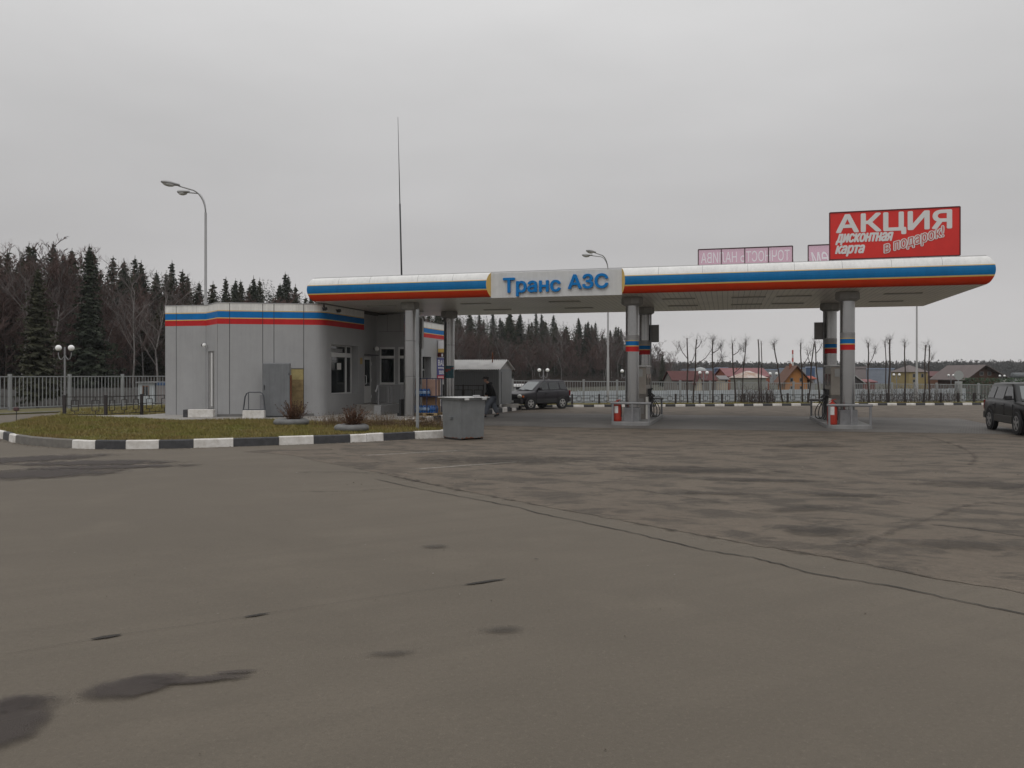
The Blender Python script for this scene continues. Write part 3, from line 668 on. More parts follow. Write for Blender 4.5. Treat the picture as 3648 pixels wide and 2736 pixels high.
m_tr = mesh_banner('see_through_banner', (.60, .36, .42), (.90, .64, .75), .78); m_trl = mesh_banner('see_through_letters', (.8, .76, .8), (1, .97, 1), .86)
def back_sign(name, x0, x1, label, lines):
    s = thing(name, label, 'sign', FL, RZ, 'banner signs along the back of the canopy roof'); y = 8.85; polys = []
    for (body, a, c, za, zc, kk) in lines:
        C_ = contours(body, **kk); ax = min(p.x for P in C_ for p in P); bx = max(p.x for P in C_ for p in P); ay = min(p.y for P in C_ for p in P); by = max(p.y for P in C_ for p in P)
        for P in C_: polys.append([Vector((x0+(a+(c-a)*(1-(p.x-ax)/(bx-ax)))*(x1-x0), za+(zc-za)*(p.y-ay)/(by-ay))) for p in P])
    vs, ins, outs = fill(polys, [Vector((x0, 6.2)), Vector((x1, 6.2)), Vector((x1, 7.93)), Vector((x0, 7.93))])
    V3 = [(p[0], y, p[1]) for p in vs]
    b = MB().add(V3, outs).build('banner', m_tr, s); zc = (lines[0][3]+lines[0][4])/2; zm = [min(l[3] for l in lines)-.1, (min(l[4] for l in lines)+max(l[3] for l in lines))/2, 9]
    for z0, z1 in zip(zm, zm[1:]):
        sel = [f for f in ins if z0 <= sum(vs[i][1] for i in f)/3 < z1]
        if sel: MB().add(V3, sel).build('lettering', m_trl, b)
    f = MB(); n = 4
    for k in range(n+1):
        x = x0+k*(x1-x0)/n; f.bar((x, y-.05, 5.99), (x, y-.05, 7.93), .045); f.bar((x, y-.05, 7.4), (x, y-1.3, 5.99), .04)
    f.bar((x0, y-.05, 7.93), (x1, y-.05, 7.93), .05); f.bar((x0, y-.05, 6.2), (x1, y-.05, 6.2), .05); f.build('frame', M('frame_maroon', (.05, .02, .022), .6), s)
    return s
back_sign('rear_banner_sign', 15.46, 19.72, 'pale pink banner sign with mirrored white letters seen from behind, on canopy back edge', [('ТОЧНОСТЬ НАЛИВА', .03, .97, 7.28, 7.78, dict()), ('гарантия!', .45, .97, 6.55, 7.14, dict(shear=.35))])
back_sign('rear_banner_sign', 20.4, 24.66, 'pink banner sign mostly hidden behind the red promotional sign', [('ем', .03, .21, 7.02, 7.62, dict(shear=.35))])

# ------------------------------------------------------------------ islands
def island(cx, label):
    s = thing('pump_island', label, 'pump island', FL, RZ, 'pump islands under the canopy')
    w = .78; y0, y1 = .62, 7.75; poly = []
    for t in range(0, 181, 12):
        a = R(180+t); poly.append((cx+w*math.cos(a)*1.0, y0+.42+.42*math.sin(a)))
    for t in range(0, 181, 12):
        a = R(t); poly.append((cx+w*math.cos(a), y1-.42+.42*math.sin(a)))
    MB().prism(poly, -.02, .14).build('island_base', m_conp, s, bevel=.02)
    for yy in (.92, 7.35):
        r = MB(); r.tube([(cx-.78, yy, .86), (cx+.78, yy, .86)], .05, 10)
        ro = r.build('guard_rail', m_rail, s, smooth='auto')
        for x in (-.70, .06, .70):
            MB().tube([(cx+x, yy, .13), (cx+x, yy, .83)], .045, 10).build('post', m_rail, ro, smooth='auto')
    return s
island(13.15, 'raised grey pump island with guard rails under the middle canopy columns'); island(21.1, 'raised grey pump island with guard rails under the right canopy columns')
m_disp = M('dispenser_panel', (.30, .27, .235), .45, var=.1); m_disp2 = M('dispenser_brown', (.14, .125, .11), .5, var=.1); m_dwht = M('dispenser_white', (.60, .59, .55), .5)
m_screen = M('screen', (.02, .022, .02), .12, var=0)
def dispenser(cx, side, label):
    s = thing('fuel_dispenser', label, 'fuel pump', st(cx, 4.0), RZ, 'fuel dispensers on the islands')
    MB().bb(-.42, .42, -.95, .95, .13, 1.15).build('cabinet', m_disp2, s, bevel=.02)
    MB().bb(-.40, .40, -.93, .93, 1.155, 2.28).build('display_housing', m_disp, s, bevel=.03)
    MB().bb(-.30, .30, -.975, -.94, .35, 1.0).build('service_door', M('dispenser_grey', (.19, .18, .17), .55), s, bevel=.008)
    for yy in (-.55, .55):
        MB().bb(side*.40-.02, side*.40+.02, yy-.3, yy+.3, 1.55, 2.0).build('display', m_screen, s)
    MB().bb(side*.43-.05, side*.43+.05, -1.0, -.82, .13, 1.05).build('side_post', m_dwht, s, bevel=.01)
    MB().bb(-.44, .44, -.99, .99, 2.30, 2.36).build('top_cap', m_frame, s, bevel=.01)
    MB().bb(-.25, .25, -.955, -.935, 1.9, 2.2).build('nameplate', M('plate_grey', (.36, .36, .35), .5), s)
    for k, yy in enumerate((-.86, -.5, -.15)):
        n = MB(); x = side*.50; n.box((x, yy, 1.28), (.10, .06, .22), mi=0); n.bar((x, yy, 1.32), (x+side*.10, yy-.05, 1.40), .05); n.tube([(x+side*.03, yy-.02, 1.2), (x+side*.14, yy-.06, 1.13), (x+side*.20, yy-.08, 1.05)], .018, 6)
        no = n.build('nozzle', m_black, s, smooth='auto')
        h = MB(); h.tube(smooth_poly([(x, yy, 1.18), (x+side*.04, yy-.03, .8), (x+side*.05, yy-.08, .40), (x+side*(.10+.06*k), yy-.12, .20), (x+side*(.20+.10*k), yy-.10, .26), (x+side*(.22+.09*k), yy-.03, .60), (x+side*.12, yy, .98), (x-side*.04, yy+.04, 1.12)], 2), .018, 7)
        h.build('hose', m_rubber, s, smooth=True)
    return s
dispenser(13.15, 1, 'fuel dispenser with black hoses on the middle pump island'); dispenser(21.1, -1, 'fuel dispenser with black hoses on the right pump island')
m_ext = M('extinguisher_red', (.34, .028, .014), .4, var=.08)
def extinguisher(x, y, label, h=.78):
    s = thing('fire_extinguisher', label, 'fire extinguisher', st(x, y, .135), RZ, 'red fire extinguishers on the islands')
    p = [(.02, 0), (.15, .0), (.17, .04), (.175, .12), (.175, h-.24), (.165, h-.17), (.13, h-.09), (.07, h-.045), (.04, h-.02)]
    c = MB(); c.lathe(p, 20); c.build('cylinder', m_ext, s, smooth=True)
    v = MB(); v.lathe([(.035, h-.04), (.035, h+.06), (.0, h+.07)], 10); v.bar((0, 0, h+.04), (.13, 0, h+.08), .03); v.bar((-.12, 0, h-.02), (.0, 0, h+.05), .02); v.build('valve', m_ext, s)
    l = MB(); a = [(.1765*math.cos(R(t)), .1765*math.sin(R(t))) for t in range(-122, -66, 7)]
    for i in range(len(a)-1): l.quad((*a[i], h*.43), (*a[i+1], h*.43), (*a[i+1], h*.78), (*a[i], h*.78))
    l.build('label_sticker', M('label_white', (.58, .57, .55), .6, var=.15, scale=20), s)
    hz = MB(); hz.tube([(.03, -.02, h+.03), (.17, -.09, h-.12), (.19, -.10, h*.5), (.17, -.12, .18)], .014, 6); hz.build('hose', m_rubber, s, smooth=True)
    return s
extinguisher(12.60, 1.15, 'large red fire extinguisher standing on the middle pump island'); extinguisher(20.52, 1.05, 'large orange red fire extinguisher standing on the right pump island', .86)
def box_sign(x, y, z0, z1, w, side, label):
    s = thing('pump_number_box', label, 'sign', st(x, y, 0), RZ, 'grey box signs on the rear columns')
    MB().bb(0 if side > 0 else -w, w if side > 0 else 0, -.06, .06, z0, z1).build('box', M('box_grey', (.16, .15, .145), .5), s, bevel=.01)
    MB().bb(.03 if side > 0 else -w+.03, w-.03 if side > 0 else -.03, -.066, -.061, z0+.03, z1-.03).build('face', M('sign_face_grey', (.20, .19, .185), .4), s)
    MB().bb(-.05*side, 0, -.03, .03, z0+.1, z1-.1).build('bracket', m_dark, s)
box_sign(13.15+.30, 6.55, 3.45, 4.24, .34, 1, 'grey box sign fixed to the right side of the middle rear column'); box_sign(21.1-.30, 6.55, 3.50, 4.24, .36, -1, 'grey box sign fixed to the left side of the right rear column')

# ------------------------------------------------------------------ station building
bld = thing('station_building', 'flat roofed grey clad service station building with white, blue and red band', 'building', FL, RZ)
def loc_of(P): d = Vector(P)-FL; return Vector((d.dot(UX), d.dot(VX)))
def on_seg(px, a, b):
    """Point on local segment a-b at a picture column."""
    lo, hi = 0.0, 1.0
    f = lambda t: (lambda p: p.x/p.y*F+CX-px)(st(*(a.lerp(b, t))))
    for _ in range(50):
        mid = (lo+hi)/2
        if f(mid) < 0: lo = mid
        else: hi = mid
    return a.lerp(b, (lo+hi)/2)
A, B, C, D = loc_of((-15.31, 35.56, 0)), loc_of((-13.37, 35.2, 0)), loc_of((-12.40, 33.9, 0)), Vector((0, .8))
d1 = (D-C).normalized(); rad = .60; turn = math.pi/2-math.atan2(d1.y, d1.x); tl_ = rad*math.tan(turn/2)
cs = D-d1*tl_; ce = D+Vector((0, tl_)); cen = Vector((ce.x-rad, ce.y))
arc = [cen+Vector((math.cos(t), math.sin(t)))*rad for t in [(-turn)+turn*k/8 for k in range(9)]]
YB = 16.6; YR = 4.83
ZP = (4.11, 4.345, 4.385, 4.65, 4.69, 4.99)
def wallquad(mb, pts, z0, z1, o=0.0, mi=0):
    for a, b in zip(pts, pts[1:]): mb.quad((a.x, a.y, z0), (b.x, b.y, z0), (b.x, b.y, z1), (a.x, a.y, z1), mi)
# core body (behind the cladding)
def offset_path(pts, d):
    out = []
    for i, p in enumerate(pts):
        t = (pts[min(i+1, len(pts)-1)]-pts[max(0, i-1)]).normalized(); out.append(p+Vector((t.y, -t.x))*d)
    return out
TH = .045
core = MB()
wallquad(core, [Vector((-7.0, YB)), Vector((-7.0, A.y+TH)), A+Vector((TH, TH)), B+Vector((-.0, TH))], .1, 4.9)
inn = offset_path([C+d1*.02, cs]+arc[1:], -TH)
wallquad(core, inn, .1, 4.9)
core.build('inner_wall', m_core, bld)
wl_ = MB()
# left block, set back
for x0, x1 in ((A, on_seg(628, A, B)), (on_seg(628, A, B), B)):
    d = (x1-x0).normalized()*.008; wallquad(wl_, [x0+d, x1-d], .12, ZP[0])
wallquad(wl_, [Vector((A.x, YB)), A], .12, ZP[0])
# oblique face B-C with a door niche
pB, pC = on_seg(741, B, C), on_seg(764, B, C); nd = Vector(((C-B).y, -(C-B).x)).normalized()*-1
nrm_in = Vector((-(C-B).y, (C-B).x)).normalized()
wallquad(wl_, [B, pB], .12, ZP[0]); wallquad(wl_, [pC, C], .12, ZP[0]); wallquad(wl_, [pB, pC], 2.98, ZP[0])
rc = .05
wallquad(wl_, [pB, pB+nrm_in*rc], .12, 2.98); wallquad(wl_, [pC+nrm_in*rc, pC], .12, 2.98)
wl_.add([(pB.x, pB.y, 2.98), (pC.x, pC.y, 2.98), (*(pC+nrm_in*rc), 2.98), (*(pB+nrm_in*rc), 2.98)], [(0, 1, 2, 3)])
# front face panels, one corner of cladding missing
cuts = [C]+[on_seg(p, C, D) for p in (818, 936, 976, 1082)]+[cs]; miss = on_seg(1037, C, D)
gap = d1*.009
for k in range(5):
    a, b = cuts[k]+gap, cuts[k+1]-gap
    if k == 3:
        wallquad(wl_, [a, miss], .12, ZP[0]); wallquad(wl_, [miss, b], 2.24, ZP[0])
        nin = Vector((-d1.y, d1.x))*TH
        wallquad(wl_, [miss, miss+nin], .12, 2.24)
    elif k == 4: wallquad(wl_, [a]+arc, .12, ZP[0])
    else: wallquad(wl_, [a, b], .12, ZP[0])
# side wall x=0 with the deep window opening y 1.5..4.15
wy0, wy1, wz0, wz1, wd = 1.52, 4.16, 1.10, 3.30, .39
E0 = arc[-1]
wallquad(wl_, [E0, Vector((0, wy0))], .12, ZP[0]); wallquad(wl_, [Vector((0, wy1)), Vector((0, YR))], .12, ZP[0])
wallquad(wl_, [Vector((0, wy0)), Vector((0, wy1))], .12, wz0); wallquad(wl_, [Vector((0, wy0)), Vector((0, wy1))], wz1, ZP[0])
wl_.bb(-wd, 0, wy0-.001, wy0, wz0, wz1); wl_.bb(-wd, 0, wy1, wy1+.001, wz0, wz1)
wl_.quad((-wd, wy0, wz0), (0, wy0, wz0), (0, wy1, wz0), (-wd, wy1, wz0)); wl_.quad((-wd, wy0, wz1), (0, wy0, wz1), (0, wy1, wz1), (-wd, wy1, wz1))
# return into the door recess, recess wall, with the door hole
RX = -.12
wallquad(wl_, [Vector((0, YR)), Vector((RX, YR))], .12, 4.99)
dy0, dy1, dzb, dzt = 5.02, 5.90, .60, 2.86
wallquad(wl_, [Vector((RX, YR)), Vector((RX, dy0))], .12, 4.99); wallquad(wl_, [Vector((RX, dy1)), Vector((RX, 6.6))], .12, 4.99); wallquad(wl_, [Vector((RX, dy0)), Vector((RX, dy1))], dzt, 4.99)
# wall beyond the kiosk bay, with the entrance opening
wallquad(wl_, [Vector((0, 8.2)), Vector((0, 12.5))], .12, ZP[0]); wallquad(wl_, [Vector((0, 13.9)), Vector((0, YB))], .12, ZP[0]); wallquad(wl_, [Vector((0, 12.5)), Vector((0, 13.9))], 3.0, ZP[0])
wallquad(wl_, [Vector((0, 12.5)), Vector((-.5, 12.5))], .12, 3.0); wallquad(wl_, [Vector((-.5, 13.9)), Vector((0, 13.9))], .12, 3.0)
wallquad(wl_, [Vector((0, YB)), Vector((A.x, YB))], .12, 4.99)
WALL_DONE = wl_
nic = MB().quad((*(pB+nrm_in*rc), .5), (*(pC+nrm_in*rc), .5), (*(pC+nrm_in*rc), 2.98), (*(pB+nrm_in*rc), 2.98)).build('back_door', M('door_grey', (.27, .265, .26), .5), bld)
pm = pB.lerp(pC, .66)-nrm_in*.0
MB().bar((pm.x, pm.y, .62), (pm.x, pm.y, 2.9), .07).build('edge_strip', m_frame, nic)
MB().box((*(pB.lerp(pC, .55)+nrm_in*.05), .42), (.45, .3, .18), rz=math.atan2((C-B).y, (C-B).x)).build('door_step', m_dark, bld)
# exposed insulation
ins = MB(); ia, ib = miss+Vector((-d1.y, d1.x))*(TH-.022), cuts[4]+Vector((-d1.y, d1.x))*(TH-.022)
n_i = 9; pts_ = []
for k in range(n_i+1):
    z = .16+k*(2.22-.16)/n_i; pts_.append((z, rnd.uniform(-.012, .012)))
for k in range(n_i):
    z0, j0 = pts_[k]; z1, j1 = pts_[k+1]; n2 = Vector((d1.y, -d1.x))
    ins.quad((*(ia+n2*j0), z0), (*(ib+n2*j1), z0), (*(ib+n2*j0), z1), (*(ia+n2*j1), z1), 0 if z0 > 1.55 else 1)
ins.build('insulation', [M('insulation_yellow', (.40, .33, .15), .95, var=.15, scale=4, bump=.5), M('insulation_brown', (.24, .175, .085), .95, var=.3, scale=3, bump=.6)], bld)
# band
def band(path, name='parapet_band'):
    b = MB()
    for (z0, z1), mi in zip(zip(ZP, ZP[1:]), (3, 1, 2, 1, 0)): wallquad(b, path, z0, z1, mi=mi)
    return b.build(name, [m_bwhite, m_yel, m_bblue, m_bred], bld, smooth='auto')
band([Vector((A.x, YB)), A, B]); band([B, C]+[C+d1*.001]); band([C, cs]+arc+[Vector((0, YR))]); band([Vector((0, 8.2)), Vector((0, YB))])
sm = wl_
for px, a, b in ((628, A, B), (818, C, D), (936, C, D), (976, C, D), (1082, C, D)):
    p = on_seg(px, a, b); d = (b-a).normalized(); n2 = Vector((d.y, -d.x))*.003; q = d*.011
    sm.quad((*(p-q+n2), .13), (*(p+q+n2), .13), (*(p+q+n2), 4.985), (*(p-q+n2), 4.985), 1)
wl_.build('wall', [m_wall, m_black], bld)
# plinth line, parapet cap and roof
cp = MB()
def cap(path, z, w=.10, h=.03):
    for a, b in zip(path, path[1:]):
        d = (b-a).normalized(); n2 = Vector((-d.y, d.x)); m_ = (a+b)/2+n2*(w/2-.02); cp.box((m_.x, m_.y, z+h/2), ((b-a).length+.01, w, h), rz=math.atan2(d.y, d.x))
cap([Vector((A.x, YB)), A, B], 4.991); cap([B, C], 4.992); cap([C, cs]+arc+[Vector((0, YR))], 4.993); cap([Vector((0, 8.2)), Vector((0, YB))], 4.991)
cp.build('parapet_cap', m_lamp, bld)
rf = MB(); rp = [(A.x+.1, YB-.1), (A.x+.1, A.y+.15), (B.x, B.y+.15), (C.x+.1, C.y+.15)]+[(p.x-.1, p.y+.1) for p in arc]+[(-.1, YR), (RX-.05, YR+.1), (RX-.05, 8.2), (-.1, 8.3), (-.1, YB-.1)]
rf.prism(rp, 4.82, 4.88); rf.bb(-.075, -.03, .9, 8.3, 4.88, 5.06); rf.build('roof', m_roof, bld)
bs_ = MB(); bs_.bar((C.x, C.y-.02, .26), (cs.x, cs.y-.02, .26), .03, .10); bs_.build('skirting', M('skirting_grey', (.16, .155, .15), .7), bld)
def window(name, x, y0, y1, z0, z1, vs, hs, fw=.07, par=bld, paper=None):
    """Window in a plane of constant x (local), facing +x. vs: mullion y's, hs: transom z's."""
    g = MB().quad((x, y0, z0), (x, y1, z0), (x, y1, z1), (x, y0, z1)).build(name, m_glass, par)
    f = MB()
    for y in (y0, y1): f.bb(x-.02, x+.05, y-fw/2, y+fw/2, z0, z1)
    for z in (z0, z1): f.bb(x-.018, x+.048, y0, y1, z-fw/2, z+fw/2)
    for y in vs: f.bb(x-.016, x+.046, y-fw/2, y+fw/2, z0, z1)
    for z, w in hs: f.bb(x-.014, x+.052, y0, y1, z-w/2, z+w/2)
    f.build('frame', m_frame, g); return g
wnd = window('window', -wd+.02, wy0, wy1, wz0, wz1, [3.60], [(2.87, .2)], fw=.1)
ppr = MB().bb(-wd+.075, -wd+.078, 2.66, 3.06, 2.20, 2.50).build('notice', M('paper', (.7, .69, .66), .8, var=.04), wnd)
# grey strip added on the upper pane to stand in for a bright reflection
MB().bb(-wd+.024, -wd+.03, 1.9, 3.3, 3.0, 3.16).build('reflection_strip', M('reflection_strip', (.3, .3, .3), .8), wnd)
dr = MB().bb(RX-.05, RX-.01, dy0, dy1, dzb, dzt).build('entrance_door', m_frame, bld)
MB().bb(RX-.009, RX-.004, dy0+.14, dy1-.16, 1.42, dzt-.16).build('pane', m_glass, dr)
MB().tube([(RX, dy0+.16, 1.52), (RX+.07, dy0+.16, 1.52), (RX+.07, dy0+.16, 1.92), (RX, dy0+.16, 1.92)], .022, 8).build('handle', m_frame, dr, smooth='auto')
hn = MB()
for z in (.9, 1.7, 2.5): hn.tube([(RX+.01, dy1-.02, z-.07), (RX+.01, dy1-.02, z+.07)], .025, 8)
hn.build('hinge', m_frame, dr, smooth='auto')
MB().bb(RX-.02, RX+.35, dy0-.1, dy1+.1, dzt+.04, dzt+.08).build('door_hood', m_dark, bld)
# kiosk bay
bay = MB(); bx0, bx1, by0, by1 = 0.0, 1.58, 6.50, 8.35; BT = 4.94
bay.bb(bx0-.42, bx1, by0, by1, .12, 1.48); bay.bb(bx0-.42, bx1, by0, by1, 3.34, BT)
for x0, x1 in ((-.42, .06), (.87, 1.05)): bay.bb(x0, x1, by0, by0+.18, 1.48, 3.34)
bay.bb(bx1-.08, bx1, by0+.35, by0+.5, 1.48, 3.34); bay.bb(-.42, bx1, by1-.1, by1, 1.48, 3.34)
for a in ((.46, .475, 4.12, BT-.02), (.0, bx1, 4.105, 4.118), (1.15, 1.165, 4.12, BT-.02), (.38, .39, .6, 1.45)): bay.bb(a[0], a[1], by0-.003, by0-.001, a[2], a[3], 1)
bo = bay.build('kiosk_bay', [m_wall, m_core], bld)
MB().bb(-.3, bx1-.15, by0+.9, by0+.95, 1.5, 3.3).build('interior_wall', M('interior', (.05, .055, .04), .9, col2=(.12, .11, .05), scale=1.4), bo)

def bay_window(x0, x1):
    g = MB().quad((x0, by0+.06, 1.48), (x1, by0+.06, 1.48), (x1, by0+.06, 3.34), (x0, by0+.06, 3.34)).build('window', m_glass, bld)
    f = MB()
    for x in (x0+.03, x1-.03): f.bb(x-.03, x+.03, by0+.02, by0+.09, 1.48, 3.34)
    for z, w in ((1.53, .1), (2.84, .13), (3.29, .1)): f.bb(x0, x1, by0+.018, by0+.088, z-w/2, z+w/2)
    f.build('frame', m_frame, g)
bay_window(.06, .87); bay_window(1.05, 1.58)
MB().bb(-.44, bx1+.02, by0-.03, by0+.05, 1.44, 1.475).build('sill', m_lamp, bo)
MB().bb(1.62, 1.72, 8.0, 8.25, 3.3, 4.85).build('downpipe_box', m_dsilver, bld)
# entrance beyond the bay
eg = MB().quad((-.45, 12.5, .3), (-.45, 13.9, .3), (-.45, 13.9, 3.0), (-.45, 12.5, 3.0)).build('shop_entrance', m_glass, bld)
ef = MB()
for y in (12.52, 13.15, 13.88): ef.bb(-.45, -.38, y-.04, y+.04, .3, 3.0)
ef.bb(-.45, -.38, 12.5, 13.9, 2.2, 2.3); ef.build('frame', M('frame_grey', (.3, .3, .29), .5), eg)

# small things fixed to the building
def wall_lamp(P, r, label):
    s = thing('wall_lamp', label, 'wall lamp', P, RZ); MB().sphere((0, 0, 0), r, 20, 12).build('globe', m_globe, s, smooth=True)
    MB().lathe([(.06, -.0), (.06, .06)], 12, (-r-.02, 0, 0), axis='X').build('bracket', m_dark, s)
wall_lamp(st(RX+.22, 6.06, 3.24), .12, 'white globe lamp on the wall above the white entrance door')
q = B.lerp(C, .12); wall_lamp(st(q.x-.05, q.y-.14, 3.25), .09, 'small white lamp on the corner of the set back wall')
tag(MB().box((0, 0, 0), (.012, .24, .30)).build('notice', M('yellow_notice', (.42, .30, .12), .7), loc=st(.012, 4.5, 2.62)), 'small yellow notice on the grey wall left of the door', 'notice').rotation_euler = (0, 0, RZ)
for px, lab in ((1165, 'small black floodlight on the white band at the rounded building corner'), (1197, 'small black floodlight on the white band farther along the side wall')):
    p = on_seg(px, Vector((0, .9)), Vector((0, 4.8))) if px > 1175 else arc[4]
    s = thing('floodlight', lab, 'floodlight', st(p.x+.16, p.y-.05, 4.80), RZ)
    MB().box((0, 0, 0), (.16, .16, .11), rot=Matrix.Rotation(R(25), 3, 'X')).build('head', m_dark, s, bevel=.01); MB().bar((-.14, 0, .06), (0, 0, 0), .03).build('arm', m_dark, s)
# steps with cheek wall and handrail
sp = thing('entrance_steps', 'low grey entrance steps with cheek wall and thin handrail before the door', 'steps', FL, RZ)
MB().bb(RX+.01, 1.84, 3.9, 6.34, .15, .58).build('landing', m_conc, sp); MB().bb(.02, 1.84, 3.55, 3.89, .15, .43).build('step', m_conc, sp); MB().bb(.02, 1.84, 3.2, 3.54, .15, .30).build('step', m_conc, sp)
MB().bb(1.85, 2.17, 1.92, 5.2, .15, .63).build('cheek_wall', M('cheek_grey', (.245, .245, .245), .75, var=.08), sp, bevel=.01)
hr = MB(); hr.tube([(2.0, 1.75, 1.22), (2.0, 1.98, 1.50), (2.0, 5.0, 1.50), (2.0, 5.25, 1.2)], .025, 8)
for y in (2.05, 3.1, 3.5, 4.5): hr.tube([(2.0, y, .6), (2.0, y, 1.5)], .018, 6)
hr.tube([(2.0, 2.05, .68), (2.0, 3.5, .68)], .015, 6); hr.build('handrail', m_rail, sp, smooth='auto')
mt_ = MB().bb(.6, 1.5, 4.2, 4.9, .581, .60).build('door_mat', m_dark); tag(mt_, 'dark door mat on the landing of the entrance steps', 'mat'); mt_.location = FL; mt_.rotation_euler = (0, 0, RZ)
# posters
m_pb = M('poster_blue', (.035, .035, .20), .5, var=.08); m_pw = M('poster_white', (.66, .66, .68), .6, var=.02)
pt_ = thing('advert_poster', 'dark blue poster with white letters and red strip on the side wall', 'poster', FL, RZ)
pb = MB().bb(.01, .03, 14.85, 16.5, 1.68, 2.98).build('board', m_pb, pt_)
def side_to(X, Z, yy): return (yy, X, Z)
tx = MB(); add_text(tx, 'ВАШ', 14.97, 16.35, 2.50, 2.86, .034, to=side_to, bold=.02); tx.build('lettering', m_pw, pb); tx = MB(); add_text(tx, 'ЗОЛОТ', 15.15, 16.35, 1.98, 2.22, .034, to=side_to, bold=.02)
tx.build('lettering', m_pw, pb); tx = MB()
for k in range(11): tx.quad((.034, 14.97+k*.13, 2.33), (.034, 15.07+k*.13, 2.33), (.034, 15.07+k*.13, 2.42), (.034, 14.97+k*.13, 2.42))
tx.build('small_print', m_pw, pb); rs = MB().bb(.0305, .033, 14.87, 16.48, 1.70, 1.92).build('strip', m_bred, pb)
bs = MB(); [bs.quad((.0345, 15.0+k*.24, 1.78), (.0345, 15.17+k*.24, 1.78), (.0345, 15.17+k*.24, 1.85), (.0345, 15.0+k*.24, 1.85)) for k in range(6)]; bs.build('small_print', m_pw, pb)
ps = thing('projecting_sign', 'grey box sign with white and yellow face sticking out from the side wall', 'sign', FL, RZ)
MB().bb(.02, .75, 14.95, 15.3, 3.28, 4.02).build('box', m_dsilver, ps, bevel=.01); MB().bb(.05, .72, 14.94, 14.949, 3.52, 4.0).build('face', m_pw, ps); MB().bb(.05, .72, 14.94, 14.949, 3.30, 3.515).build('yellow_strip', m_yel, ps)
al = thing('alarm_lamp', 'small dark red lamp under the projecting box sign', 'lamp', st(.2, 15.1, 3.02), RZ); MB().bb(-.2, .2, -.12, .12, .0, .26).build('housing', M('dark_red', (.07, .012, .01), .4), al, bevel=.02); MB().bb(.05, .14, -.13, -.121, .03, .2).build('lens', m_pw, al)
pp = MB(); cx_, cy_ = 3.75, 6.55
for i in range(10):
    a0, a1 = R(-112+i*9.5), R(-112+(i+1)*9.5); r_ = .266
    for k in range(8):
        z0, z1 = 1.80+k*.075, 1.875+k*.075; mi = 1 if abs((z0+.0)-(2.18+.012*(i-5)+(.04 if k % 2 else 0))) < .05 else (2 if (k*3+i*5) % 7 == 0 else 0)
        pp.quad((3.7+r_*math.cos(a0), cy_+r_*math.sin(a0), z0), (3.7+r_*math.cos(a1), cy_+r_*math.sin(a1), z0), (3.7+r_*math.cos(a1), cy_+r_*math.sin(a1), z1), (3.7+r_*math.cos(a0), cy_+r_*math.sin(a0), z1), mi)
po = pp.build('column_poster', [M('poster_teal', (.012, .075, .10), .4, var=.25, scale=9), M('poster_red', (.26, .03, .025), .4), M('poster_teal_pale', (.03, .12, .14), .4)]); po.location = FL; po.rotation_euler = (0, 0, RZ); tag(po, 'teal poster with a red streak wrapped round the left rear column', 'poster')
# antenna on the roof, leaning slightly
an = thing('antenna_mast', 'tall thin dark antenna mast rising behind the canopy', 'antenna', Vector((-6.24, 46.0, 4.88)))
top = Vector((-6.515+6.24, 0, zat(417, 46.0)-4.88)); an1 = top*.58
MB().tube([(0, 0, 0), an1], [.055, .045], 8).build('mast', m_dark, an, smooth=True); MB().tube([an1, top], [.03, .012], 6).build('whip', m_dark, an, smooth=True); MB().box((0, 0, .04), (.4, .4, .08)).build('base_plate', m_dark, an)
# ------------------------------------------------------------------ street lamps
def street_lamp(P, H, rz, label, arms=((-1.25, -.85), (-1.35, .85)), head_rise=0.0):
    s = thing('street_lamp', label, 'street lamp', P, rz, 'tall double street lamps')
    MB().tube([(0, 0, 0), (0, 0, 3.2), (0, 0, 3.3), (0, 0, H-1.2)], [.10, .09, .07, .055], 12).build('pole', m_lamp, s, smooth='auto')
    for k, (ax, ay) in enumerate(arms):
        z0 = H-1.25; a = MB(); pts = []
        for i in range(9):
            t = i/8; c = 1-math.cos(t*math.pi/2); pts.append((ax*.45*c, ay*.45*c, z0+1.05*math.sin(t*math.pi/2)))
        pts.append((ax*.80, ay*.80, z0+1.15)); a.tube(pts, .035, 8); ao = a.build('arm', m_lamp, s, smooth=True)
        d = Vector((ax, ay, .12)).normalized(); c = Vector((ax, ay, z0+1.22)); rot = d.to_track_quat('X', 'Z').to_matrix()
        h = MB(); h.X = Matrix.Translation(c) @ rot.to_4x4()
        prof = [(-.36, .05), (-.30, .09), (-.1, .13), (.12, .17), (.34, .15), (.45, .06), (.47, .01)]
        vs = []; n = 14
        for x, r_ in prof:
            for j in range(n): t = 2*math.pi*j/n; vs.append((x, r_*1.15*math.cos(t), max(-.25*r_, r_*.62*math.sin(t)) if False else r_*.62*math.sin(t)))
        fs = [(i*n+j, i*n+(j+1) % n, (i+1)*n+(j+1) % n, (i+1)*n+j) for i in range(len(prof)-1) for j in range(n)]+[tuple(range(n)), tuple((len(prof)-1)*n+j for j in range(n))]
        h.add(vs, fs); ho = h.build('lamp_head', m_lamp, ao, smooth=True)
        l = MB(); l.X = h.X; l.sphere((.12, 0, -.06), .17, 14, 8, sc=(1.6, .95, .62)); l.build('lens', m_lens, ho, smooth=True)
    return s
street_lamp(Vector((-14.45, 38.0, .1)), zat(640, 38)-.45, 0, 'tall double armed street lamp behind the left end of the station building')
street_lamp(Vector((at(2166, 57).x, 57, -.1)), zat(893, 57)-.05, 0, 'tall double armed street lamp rising behind the canopy name panel')
street_lamp(Vector((at(3266, 62).x, 62, -1.0)), 10.6, 0, 'tall street lamp pole right of the right columns, its head behind the canopy')

